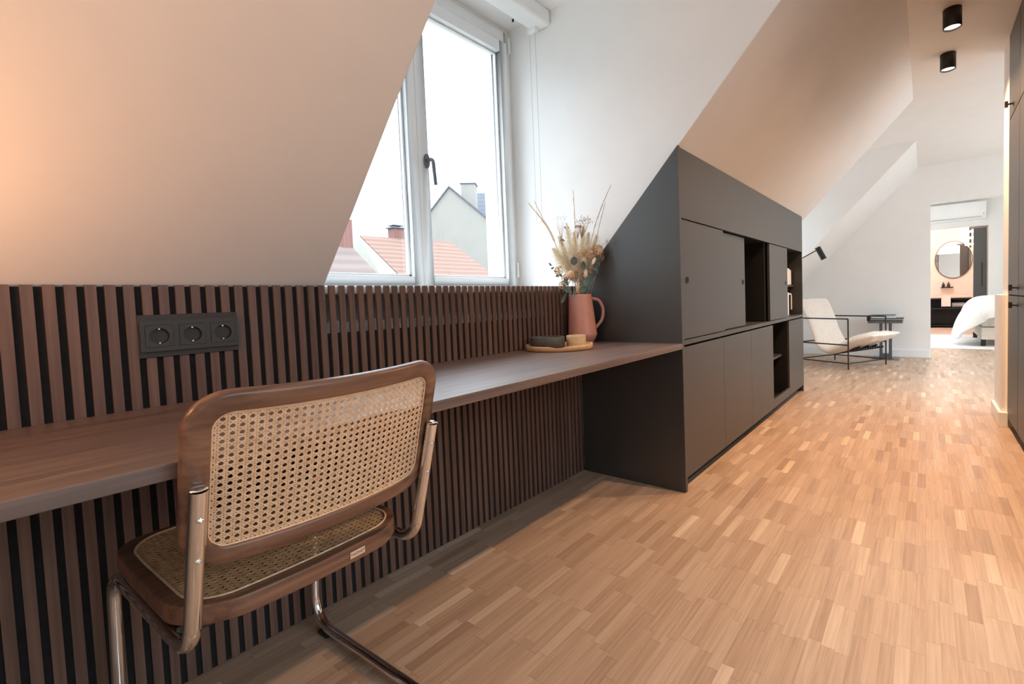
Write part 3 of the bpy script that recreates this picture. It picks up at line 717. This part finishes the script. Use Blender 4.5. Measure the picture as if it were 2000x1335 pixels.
# ------------------------------------------------------------------ dried bouquet in the jug
bq = thing('dried_flower_bouquet', 'bouquet of pampas, dried flowers and eucalyptus standing in the terracotta jug', 'dried flowers', (2.046, 1.483, .9985))
def P(px, py, dep=0): return R3*((px-1132)/362)+F3*dep+Vector((0, 0, -(py-575)/362))
rnd = random.Random(3)
def rv(s): return Vector((rnd.uniform(-s, s), rnd.uniform(-s, s), rnd.uniform(-s, s)))
stems = MB(); stem_n = [0]
def stem(tip, root=None, bend=.02, r=.0011):
    root = root or (R3*rnd.uniform(-.03, .03)+F3*rnd.uniform(-.03, .03)+Vector((0, 0, -.06)))
    mid = (root+tip)/2+Vector((0, 0, bend))+rv(.006)
    p = spline([root, mid, tip], 10); stems.tube(p, r, 5); return p
def hair(mb, a_, b_, w):
    a_, b_ = Vector(a_), Vector(b_); mid = (a_+b_)/2+rv((b_-a_).length*.08); d_ = (b_-a_).normalized(); s_ = d_.cross(rv(1)).normalized()*w
    mb.add([a_-s_, a_+s_, mid+s_*.8, mid-s_*.8, b_], [(0, 1, 2, 3), (3, 2, 4)])
def plume(path, wid, nh, hl, mat, name, w=.0006, up=.75):
    mb = MB(); path = [Vector(p) for p in path]; mb.tube(path, .0012, 5)
    n_ = len(path)-1
    for _ in range(nh):
        t_ = rnd.random()*n_; i_ = min(int(t_), n_-1); c_ = path[i_].lerp(path[i_+1], t_-i_); tan = (path[i_+1]-path[i_]).normalized()
        prof_ = math.sin(PI*min(1, (t_/n_)*.9+.08))**.7
        d_ = (tan*up+rv(1).normalized()*(1-up)*1.6).normalized(); hair(mb, c_+rv(wid*.25*prof_), c_+d_*hl*prof_*rnd.uniform(.5, 1.1)+rv(wid*.3*prof_), w)
    return mb.build(name, mat, bq)
# tall golden grass on the left, second thinner one beside it
p = spline([P(1108, 560), P(1090, 490), P(1068, 440), P(1036, 397)], 12); plume(p[3:], .010, 260, .045, 'straw', 'golden_grass_plume', up=.9)
p = spline([P(1110, 560, .02), P(1085, 470, .03), P(1062, 425, .03), P(1047, 392, .03)], 12); plume(p[4:], .004, 80, .03, 'brownseed', 'thin_grass_plume', .0004, up=.93)
p = spline([P(1126, 560), P(1125, 480, .03), P(1124, 430, .03), P(1123, 374, .03)], 12); plume(p[6:], .005, 150, .040, 'straw', 'upright_grass_plume', .0005, up=.95)
p = spline([P(1140, 565), P(1152, 485, -.02), P(1168, 430, -.03), P(1194, 372, -.04)], 14); plume(p[5:], .006, 150, .040, 'brownseed', 'arching_grass_plume', .0004, up=.95)
p = spline([P(1142, 565), P(1160, 490, .02), P(1172, 440, .02), P(1184, 400, .02)], 12); plume(p[5:], .004, 90, .035, 'brownseed', 'arching_grass_plume', .0004, up=.94)
# big soft cream pampas
for (x_, y_, d_) in ((1080, 486, .0), (1166, 462, .02), (1092, 462, .02), (1108, 440, -.02), (1140, 445, .03), (1122, 455, 0), (1150, 458, 0)):
    p = spline([P(1128, 560, d_), P((x_+1128)/2, 520, d_), P(x_, y_, d_)], 8); plume(p[1:], .075, 1300, .062, 'cream2', 'pampas_plume', .0006, up=.62)
# airy brown seed heads
def seedhead(c, R_, n_, mat, name, sz=.0022, stemto=None):
    mb = MB(); root = stemto
    for _ in range(n_):
        d_ = rv(1).normalized(); d_.z = abs(d_.z)*.9+.05; q = c+d_*R_*rnd.uniform(.5, 1); hair(mb, root, q, .00035)
        s_ = sz*rnd.uniform(.6, 1.3); mb.lathe([(.0002, -s_), (s_*.8, -s_*.3), (s_*.7, s_*.5), (.0002, s_)], q, n=6, caps=False)
    return mb.build(name, mat, bq)
stem(P(1136, 470)); seedhead(P(1141, 440), .048, 120, 'brownseed', 'brown_seed_head', stemto=P(1136, 468))
seedhead(P(1130, 448), .020, 50, 'brownseed', 'brown_seed_head', .003, stemto=P(1128, 470))
stem(P(1096, 470)); seedhead(P(1096, 432), .040, 40, 'brownseed', 'fine_seed_head', .0015, stemto=P(1097, 470))
stem(P(1098, 474)); seedhead(P(1098, 472), .014, 40, 'brownseed', 'brown_seed_head', .0035, stemto=P(1098, 482))
stem(P(1108, 455)); seedhead(P(1108, 448), .016, 14, 'darkleaf', 'dark_berry_sprig', .003, stemto=P(1110, 460))
# ruffled peach flower heads
def ruffle(c, R_, n_, mat, name, sz=.006):
    mb = MB()
    for _ in range(n_):
        d_ = rv(1).normalized(); q = c+Vector((d_.x*R_[0], d_.y*R_[0], d_.z*R_[1])); u_ = d_.cross(rv(1)).normalized(); v_ = d_.cross(u_)
        s_ = sz*rnd.uniform(.6, 1.2); k_ = d_*s_*.5
        mb.add([q, q+u_*s_+k_, q+(u_+v_)*s_*.8+k_*1.4, q+v_*s_+k_, q-u_*s_*.7+k_*.6, q-v_*s_*.6+k_*.9], [(0, 1, 2, 3), (0, 4, 5)])
    return mb.build(name, mat, bq)
stem(P(1152, 520)); ruffle(P(1152, 498), (.030, .026), 330, 'peach', 'ruffled_flower_head')
stem(P(1168, 515)); ruffle(P(1166, 492, -.01), (.026, .026), 300, 'peach', 'ruffled_flower_head')
ruffle(P(1170, 506, .01), (.020, .016), 160, 'brownseed', 'ruffled_flower_head')
ruffle(P(1132, 500, -.02), (.016, .014), 90, 'peach', 'small_ruffled_flower', .005)
ruffle(P(1139, 512, -.03), (.012, .016), 70, 'cream2', 'small_ruffled_flower', .006)
ruffle(P(1150, 532, -.02), (.016, .018), 120, 'brownseed', 'small_ruffled_flower', .005)
ruffle(P(1090, 528, -.01), (.018, .022), 150, 'straw', 'small_ruffled_flower', .006)
ruffle(P(1098, 556, -.02), (.020, .018), 130, 'straw', 'small_ruffled_flower', .006)
ruffle(P(1103, 545, .01), (.020, .025), 130, 'peach', 'small_ruffled_flower', .006)
# protea bud
def bud(c, d_, L_, r_, mat, name):
    d_ = d_.normalized(); q = d_.to_track_quat('Z', 'Y').to_matrix(); mb = MB(); pf = [(.15, 0), (.7, .18), (1, .45), (.92, .7), (.6, .92), (.2, 1)]
    mb.lathe([(r_*a_, L_*b_) for a_, b_ in pf], n=14, caps=True)
    for k in range(22):
        an = k*2.4; h_ = rnd.uniform(.1, .6); rr = r_*1.06; s_ = .004
        a0 = Vector((rr*math.cos(an), rr*math.sin(an), L_*h_)); t_ = Vector((-math.sin(an), math.cos(an), 0))
        mb.add([a0-t_*s_, a0+t_*s_, a0*.92+Vector((0, 0, L_*.42))], [(0, 1, 2)])
    mb.v = [tuple(c+q @ Vector(v)) for v in mb.v]; return mb.build(name, mat, bq)
stem(P(1112, 545)); bud(P(1113, 548, -.04), Vector((-.12, -.1, 1)), .052, .021, 'peach', 'protea_bud')
bud(P(1140, 545, -.03), Vector((.1, -.1, 1)), .05, .011, 'cream2', 'pale_bud'); bud(P(1155, 520, -.05), Vector((.5, -.1, 1)), .04, .009, 'cream2', 'pale_bud')
bud(P(1126, 575, -.03), Vector((-.1, -.1, 1)), .05, .013, 'peach', 'pale_bud')
# white fluffy bunny tail on the right
stem(P(1182, 480, -.035), P(1168, 500, -.02)); mb = MB(); c = P(1184, 477, -.035)
for _ in range(160): d_ = rv(1).normalized(); hair(mb, c, c+d_*rnd.uniform(.010, .019), .0005)
mb.build('white_fluffy_head', 'paper', bq)
# leaves
def leaf(c, d_, n__, L_, W_, mat, name='eucalyptus_leaf'):
    d_ = d_.normalized(); s_ = d_.cross(n__).normalized(); n2 = s_.cross(d_); mb = MB(); N = 10; vs_ = []
    for k in range(N+1):
        t_ = k/N; w = W_*math.sin(PI*t_)**.55*(1 if t_ < .99 else 0)
        for q_ in (-1, -.5, 0, .5, 1): vs_.append(c+d_*L_*(t_-.5)+s_*w*q_+n2*(.10*W_*(abs(q_))-.05*L_*math.sin(PI*t_)))
    mb.add(vs_, [(i*5+j, i*5+j+1, (i+1)*5+j+1, (i+1)*5+j) for i in range(N) for j in range(4)], True); o = mb.build(name, mat, bq)
    q = o.modifiers.new('thick', 'SOLIDIFY'); q.thickness = .0007; return o
V = lambda x_, z_: R3*x_+Vector((0, 0, z_))
F_ = -F3
for (x_, y_, dx, dz, L_, W_, mt, dep) in ((1120, 512, .1, 1, .046, .019, 'darkleaf', -.05), (1137, 521, .1, 1, .046, .013, 'darkleaf', -.055), (1163, 520, .5, 1, .042, .017, 'darkleaf', -.04), (1158, 537, 1, .05, .044, .009, 'darkleaf', -.05),
    (1144, 552, .5, 1, .060, .018, 'green', -.05), (1136, 566, .8, .6, .052, .022, 'green', -.045), (1123, 538, .1, 1, .05, .012, 'darkleaf', -.03), (1166, 508, .7, 1, .03, .012, 'darkleaf', -.03), (1160, 527, .8, .5, .03, .013, 'green', -.04)):
    leaf(P(x_, y_, dep), V(dx, dz), F_+rv(.3), L_, W_, mt)
for (x_, y_, dx, dz, L_, W_) in ((1075, 517, -1, 1.2, .022, .005), (1079, 524, 1, .5, .018, .005), (1084, 530, -1, .4, .02, .005), (1088, 539, 1, .1, .022, .006), (1094, 538, -.6, 1, .022, .006), (1104, 551, -.5, 1, .045, .009), (1102, 563, -.4, 1, .055, .010), (1110, 568, -.3, 1, .055, .010), (1098, 582, .5, 1, .060, .009), (1106, 545, .4, 1, .03, .008), (1118, 572, .2, 1, .04, .007)):
    leaf(P(x_, y_, -.05), V(dx, dz), F_+rv(.5), L_, W_, 'green', 'small_leaf')
for k in range(14): stem(P(1095+k*5.5, 500+rnd.uniform(-10, 30), rnd.uniform(-.04, .03)))
stems.build('stems', 'stem', bq)

# ------------------------------------------------------------------ lounge area by the second dormer
A_, B_, C_, D_ = [Vector((x_, y_, 0)) for x_, y_ in ((6.53, .76), (7.14, .41), (7.43, 1.03), (6.82, 1.38))]
O_ = (A_+B_+C_+D_)/4; FW = ((A_-D_)+(B_-C_)).normalized(); LT = (B_-A_).normalized(); LT = (LT-FW*LT.dot(FW)).normalized()
lc = thing('lounge_chair', 'low lounge chair with cream sling cushion in a thin black metal frame', 'lounge chair', O_)
fr = MB(); r_ = .0085; AZ = .62
for q in (A_, B_, C_, D_): fr.tube([q-O_, q-O_+Vector((0, 0, AZ if q in (A_, B_, D_, C_) else .4))], r_, 10)
for p_, q in ((A_, D_), (B_, C_)):
    for z_ in (AZ, .30): fr.tube([p_-O_+Vector((0, 0, z_)), q-O_+Vector((0, 0, z_))], r_, 10)
for p_, q in ((A_, B_), (B_, C_), (C_, D_), (D_, A_)): fr.tube([p_-O_+Vector((0, 0, .075)), q-O_+Vector((0, 0, .075))], r_*.9, 10)
fr.tube([(C_-O_)+Vector((0, 0, .3)), (D_-O_)+Vector((0, 0, .3))], r_, 10)
fr.build('metal_frame', 'blackmetal', lc)
prof_ = [(-.40, .87), (-.34, .76), (-.27, .60), (-.20, .42), (-.12, .26), (-.01, .20), (.14, .25), (.32, .345), (.48, .40), (.585, .425)]
thk = [.03, .055, .07, .075, .08, .10, .13, .14, .12, .02]
pf = spline([Vector((s_, 0, z_)) for s_, z_ in prof_], 45); HWL = .315
mb = MB(); rows2 = []; nL = 14
for i, q in enumerate(pf):
    t_ = i/45*9; k = min(int(t_), 8); th_ = thk[k]+(thk[k+1]-thk[k])*(t_-k)
    tn = ((pf[min(i+1, 45)])-(pf[max(i-1, 0)])).normalized(); nr = Vector((-tn.z, 0, tn.x)); rowv = []
    for s_ in (1, -1):
        for j in range(nL+1):
            u = -1+2*j/nL; u = u*s_; e_ = (1-abs(u)**4)**.5; wr = .006*math.sin(7*u+i*.55)*math.sin(i*.21+2*u)
            v = q+nr*(s_*th_*.5*e_+wr); rowv.append(LT*(u*HWL*(1+.02*math.sin(i*.4)))+FW*v.x+Vector((0, 0, v.z)))
    rows2.append(rowv)
nr_ = len(rows2[0]); mb.add([v for rw in rows2 for v in rw], [(i*nr_+j, i*nr_+(j+1) % nr_, (i+1)*nr_+(j+1) % nr_, (i+1)*nr_+j) for i in range(45) for j in range(nr_)]+[tuple(range(nr_)), tuple(45*nr_+j for j in range(nr_))], True)
mb.build('cushion', 'boucle', lc, sub=1)
st = MB()
for s_ in (-.18, .0, .18):
    st.tube([LT*s_+FW*.02+Vector((0, 0, .16)), LT*s_+FW*.20+Vector((0, 0, .20)), LT*s_+FW*.36+Vector((0, 0, .27))], .012, 8)
for k in range(9): st.tube([LT*(-.22+k*.05)+FW*.28+Vector((0, 0, .22)), LT*(-.20+k*.05)+FW*.42+Vector((0, 0, .25))], .014, 6)
st.build('sling_strap', 'blackmetal', lc)

tbl = thing('side_table', 'small grey metal side table with low rim behind the lounge chair', 'side table', (7.8, .45, 0), 0)
tp = MB().box(-.16, .16, -.20, .20, .500, .532); tp.build('table_top', 'metalgrey', tbl, bevel=.003)
MB().box(-.16, .16, -.21, .20, .556, .563).box(-.16, .16, .19, .21, .53, .60).build('upper_tray', 'blackmetal', tbl)
for s_ in (-.055, .055): MB().box(-.02, .02, s_-.018, s_+.018, .07, .500).build('leg', 'metalgrey', tbl)
MB().box(-.05, .05, -.073, .073, 0, .07).box(-.17, .17, -.16, .16, 0, .008).build('base', 'metalgrey', tbl)
bk_ = thing('book', 'green covered book lying on the side table', 'book', (7.8, .47, .563))
MB().box(-.1, .1, -.14, .15, 0, .004).box(-.1, .1, -.14, .15, .040, .046).box(-.1, .1, .146, .15, .004, .040).build('cover', 'bookgreen', bk_)
MB().box(-.096, .096, -.136, .145, .0042, .0398).build('pages', 'paper', bk_)

fl = thing('reading_lamp', 'black reading lamp head on thin arm beside the cabinet end', 'floor lamp', (6.05, 1.33, 0))
MB().lathe([(.001, 0), (.13, 0), (.13, .014), (.001, .018)], n=40, caps=False).build('base', 'blackmetal', fl)
MB().tube([(0, 0, .01), (0, 0, 1.30)], .009, 12).build('pole', 'blackmetal', fl)
MB().tube([(0, 0, 1.28), (.02, -.33, 1.452)], .006, 10).build('arm', 'blackmetal', fl)
MB().tube([(.02, -.32, 1.475), (.035, -.385, 1.335)], .031, 24).build('lamp_head', 'blackmetal', fl)

# ------------------------------------------------------------------ bedroom: bed, air conditioner, sliding door
bed = thing('bed', 'bed with white duvet hanging over its end seen through the doorway', 'bed', (9.85, -.62, 0))
MB().box(0, 1.7, -2.0, -.10, .105, .300).build('bed_base', 'boucle', bed, bevel=.01)
MB().box(.02, 1.68, -1.98, -.10, .302, .66).build('mattress', 'linen', bed, bevel=.04, seg=4)
for xx, yy in ((.04, -.16), (1.6, -.16), (.04, -1.94), (1.6, -1.94)): MB().box(xx, xx+.06, yy, yy+.06, 0, .105).build('leg', 'blackmetal', bed)
mb = MB(); path_ = []
bx0, bx1, by0, by1 = -.02, 1.70, -2.0, -.08        # bed outline in its own frame, walked from the far end along the +y side, round the near corner
for k in range(26): path_.append((bx1-(bx1-bx0-.12)*k/25, by1, 0, 1))
for k in range(1, 8): an = PI/2*k/8; path_.append((bx0+.12-.12*math.sin(an), by1-.12+.12*math.cos(an), -math.sin(an), math.cos(an)))
for k in range(30): path_.append((bx0, by1-.12-(1.75)*k/29, -1, 0))
rowsd = [(-.60, .70), (-.35, .735), (-.15, .745), (-.04, .73), (.03, .69), (.075, .62), (.10, .54), (.115, .45), (.12, .36), (.12, .27), (.115, .18), (.11, .10)]
np_ = len(path_); vs_ = []
for ri, (of, z_) in enumerate(rowsd):
    for pi_, (x_, y_, nx, ny) in enumerate(path_):
        sarc = pi_/np_
        down = max(0, (.70-z_)/.60)                      # 0 on top, 1 at the hem
        after = max(0, pi_-26)/29                         # along the side that faces the doorway
        hem = .10+.05*math.sin(pi_*.7)*0+(.36*min(1, after*4.5) if pi_ > 26 else .10*(26-pi_)/26)
        zz = z_ if z_ > .66 else .66-(.66-hem)*down
        fold = (.022*math.sin(pi_*.9+1.2*down)+.015*math.sin(pi_*2.3))*(.25+down)
        bulge = .15*math.exp(-((pi_-23)/8)**2)*(.4+down*.9) if of > -.1 else 0
        o_ = of+fold+bulge
        top = .018*math.sin(x_*7+y_*3)+.014*math.sin(x_*3-y_*11) if z_ > .66 else 0
        vs_.append((x_+nx*o_, y_+ny*o_, zz+top))
mb.add(vs_, [(r_*np_+k, r_*np_+k+1, (r_+1)*np_+k+1, (r_+1)*np_+k) for r_ in range(len(rowsd)-1) for k in range(np_-1)], True)
mb.add(vs_[:np_]+[(1.7, -2.0, .70), ], [tuple(range(np_+1))], True)
dv = mb.build('duvet', 'linen', bed, sub=1); q = dv.modifiers.new('thick', 'SOLIDIFY'); q.thickness = .035; q.offset = 1
MB().box(1.15, 1.6, -1.9, -1.1, .72, .86).build('pillow', 'linen', bed, bevel=.05, seg=4)

ac = thing('air_conditioner', 'white wall air conditioner above the bathroom opening', 'air conditioner', (BX-.062, -.45, 2.25))
h_ = MB(); h_.v = []; h_.prism([(0, 0), (-.15, 0), (-.19, .07), (-.19, .33), (0, .34)], -.49, .55, 1); h_.build('housing', 'white', ac, bevel=.006)
lv_ = box(-.186, -.160, -.42, .50, .030, .036)
lv_.build('air_vane', 'greycover', ac); MB().box(-.193, -.19, -.455, -.44, .082, .095).build('indicator', 'blackmetal', ac)

sd = thing('sliding_door_panel', 'grey sliding door leaf partly drawn across the bathroom opening', 'sliding door', (12.27, -.86, 0))
box(-.02, .02, -.115, .09, .004, 2.10).build('door_leaf', 'lacquer', sd, bevel=.002)
MB().box(-.0225, -.0195, -.052, -.032, .95, 1.42).build('recessed_pull', 'dark', sd)
MB().box(-.03, .03, -.17, .16, 2.10, 2.138).build('top_track', 'metalgrey', sd)

# bathroom
mi = thing('round_mirror', 'large round mirror with thin dark rim on the bathroom wall', 'mirror', (14.60, -.543, 1.612))
m = MB().lathe([(.001, 0), (1, 0), (1, .012), (.001, .012)], n=64, sx=.437, sy=.350, caps=False, smooth=False); m.build('mirror_pane', 'mirror', mi, rot=(0, -PI/2, 0))
MB().tube([(-.012, .352*math.cos(2*PI*k/64), .439*math.sin(2*PI*k/64)) for k in range(64)], .0055, 8, True).build('mirror_rim', 'blackmetal', mi)
va = thing('vanity_unit', 'dark vanity unit with open shelf under the bathroom mirror', 'vanity', (14.08, -.35, 0))
MB().box(0, .52, -.60, 1.0, .700, .740).build('counter', 'bathwall', va, bevel=.003)
MB().box(.01, .5, -.60, 1.0, .665, .699).box(.01, .5, -.60, 1.0, .44, .47).box(.46, .5, -.60, 1.0, .06, .665).box(.01, .5, -.60, -.57, .06, .665).box(.01, .5, .97, 1.0, .06, .665).box(.01, .5, -.6, 1.0, .03, .06).build('cabinet_body', 'dark', va)
tw = MB()
ob = MB().box(14.062, 14.075, -.475, -.30, .50, .752).box(14.062, 14.20, -.475, -.30, .742, .756).build('hand_towel', 'linen', bevel=.004); tag(ob, 'white towel hanging over the front of the dark vanity', 'towel')
ob = MB().tube([(14.25, -.50, .53), (14.25, -.74, .53)], .058, 20).build('rolled_towel', 'linen', bevel=.01); tag(ob, 'rolled white towel lying on the vanity shelf', 'towel')
cd_ = thing('soap_rack', 'small wall rack below the round mirror', 'rack', (14.60, -.42, .93))
MB().box(-.10, 0, -.12, .12, 0, .01).box(-.10, -.095, -.12, .12, .01, .03).build('rack_shelf', 'blackmetal', cd_)
for yy, lb in ((-.35, 'dark soap bottle on the rack, nearer the doorway jamb'), (-.45, 'dark soap bottle on the rack, nearer the grey sliding door')):
    ob = MB().lathe([(.001, 0), (.028, 0), (.028, .09), (.010, .105), (.010, .125), (.02, .125), (.02, .135), (.001, .135)], n=20, caps=False).build('soap_bottle', 'blackmetal', loc=(14.54, yy, .9405)); tag(ob, lb, 'bottle', 'soap bottles under the mirror')
wlp = thing('wall_light', 'wall light with three glowing bars beside the round mirror', 'wall light', (14.61, -.86, 2.1))
MB().box(-.03, 0, -.02, .02, -.22, .22).build('mounting_bar', 'blackmetal', wlp)
for z_ in (-.15, .0, .15): MB().tube([(-.05, -.06, z_), (-.05, .10, z_)], .022, 12).build('light_tube', 'warmglow', wlp)

# ------------------------------------------------------------------ houses across the courtyard
def H(name, label, loc): return thing(name, label, 'building', loc)
g = H('gabled_house', 'white gabled house with dark roof edge and pale chimney', (14.59, 18, 0)); g.rotation_euler.z = math.radians(-50)
ap = 6.39
MB().prism([(-1.6, -6), (3.2, -6), (3.2, 3.57), (0, ap), (-1.6, 4.42)], 0, 1.7, 1).build('gable_wall', 'stucco', g)
rf = MB(); rf.prism([(0, ap+.01), (3.4, 3.40), (3.4, 3.48), (0, ap+.09)], -.08, 1.72, 1); rf.prism([(0, ap+.01), (-1.8, 4.18), (-1.8, 4.26), (0, ap+.09)], -.08, 1.72, 1); rf.build('roof', 'slate', g)
MB().box(.42, 1.10, .7, 1.35, 4.6, 6.72).build('chimney', 'stucco', g); MB().box(.38, 1.14, .66, 1.39, 6.72, 6.77).build('chimney_cap', 'slate', g)
g2 = H('slate_roof_house', 'house with grey slate roof behind the white gable', (14.59, 18, 0)); g2.rotation_euler.z = math.radians(-50)
rs = MB(); q4 = ((.7, 1.78, 3.5), (7, 1.78, 3.5), (7, 3.0, 6.75), (.7, 3.0, 6.78)); rs.add(list(q4)+[(a_, b_+.15, c_-.05) for a_, b_, c_ in q4], [(0, 1, 2, 3), (7, 6, 5, 4), (0, 4, 5, 1), (1, 5, 6, 2), (2, 6, 7, 3), (3, 7, 4, 0)]); rs.build('roof', 'slate', g2)
box(.75, 6.9, 1.95, 4.2, -6, 3.5).build('house_wall', 'stucco', g2)
h = H('red_tiled_house', 'house with pale red hipped tile roof and brick chimney', (12.4, 16, 0))
# hipped roof: ridge from left to hip
def quadroof(pts, name, mat, par):
    mb = MB(); n_ = len(pts); mb.add([Vector(p) for p in pts]+[Vector(p)+Vector((0, .12, -.16)) for p in pts], [tuple(range(n_)), tuple(range(2*n_-1, n_-1, -1))]+[(i, (i+1) % n_, n_+(i+1) % n_, n_+i) for i in range(n_)]); return mb.build(name, mat, par)
quadroof([(-3.41, 0, 3.46), (.51, 0, 3.54), (1.93, -2.6, 1.17), (-2.73, -2.6, 1.08)], 'roof', 'redtile', h)
quadroof([(.51, 0, 3.54), (-3.41, 0, 3.46), (-3.2, 1.7, 2.0), (.6, 1.7, 2.0)], 'rear_roof', 'redtile', h)
box(-3.0, 1.7, -2.3, 1.6, -6, 1.0).build('house_wall', 'cream', h)

gb = MB(); q4 = ((-3.42, .0, 3.44), (-3.72, -.02, 3.08), (-3.98, -2.6, 1.24), (-2.76, -2.62, 1.06)); gb.add([Vector(p) for p in q4]+[Vector(p)+Vector((.1, .3, -.1)) for p in q4], [(0, 1, 2, 3), (7, 6, 5, 4), (0, 4, 5, 1), (1, 5, 6, 2), (2, 6, 7, 3), (3, 7, 4, 0)]); gb.build('gable_verge', 'cream', h)
MB().box(-2.04, -1.62, .05, .45, 3.0, 3.88).build('chimney', 'brick', h); MB().box(-2.10, -1.56, .0, .5, 3.88, 3.92).box(-2.04, -1.62, .06, .44, 3.98, 4.0).build('chimney_cap', 'slate', h)
MB().box(-.72, -.42, .1, .4, 3.3, 3.80).build('chimney', 'brick', h)
j = H('faded_roof_house', 'low house with faded tile roof and tall brick chimney', (8.5, 14.5, 0))
quadroof([(-4.5, -.5, 2.78), (-.88, -.5, 2.77), (-.5, -2.3, 1.15), (-4.5, -2.3, 1.15)], 'roof', 'paletile', j)
box(-4.4, -.9, -2.1, .6, -6, 1.1).build('house_wall', 'cream', j)
MB().box(-1.24, -.87, -.52, -.12, 1.1, 3.60).build('chimney', 'brick', j)
gd = MB().box(-20, 60, 6, 90, -7, -6.5).build('courtyard_ground', 'stucco'); tag(gd, kind='structure')
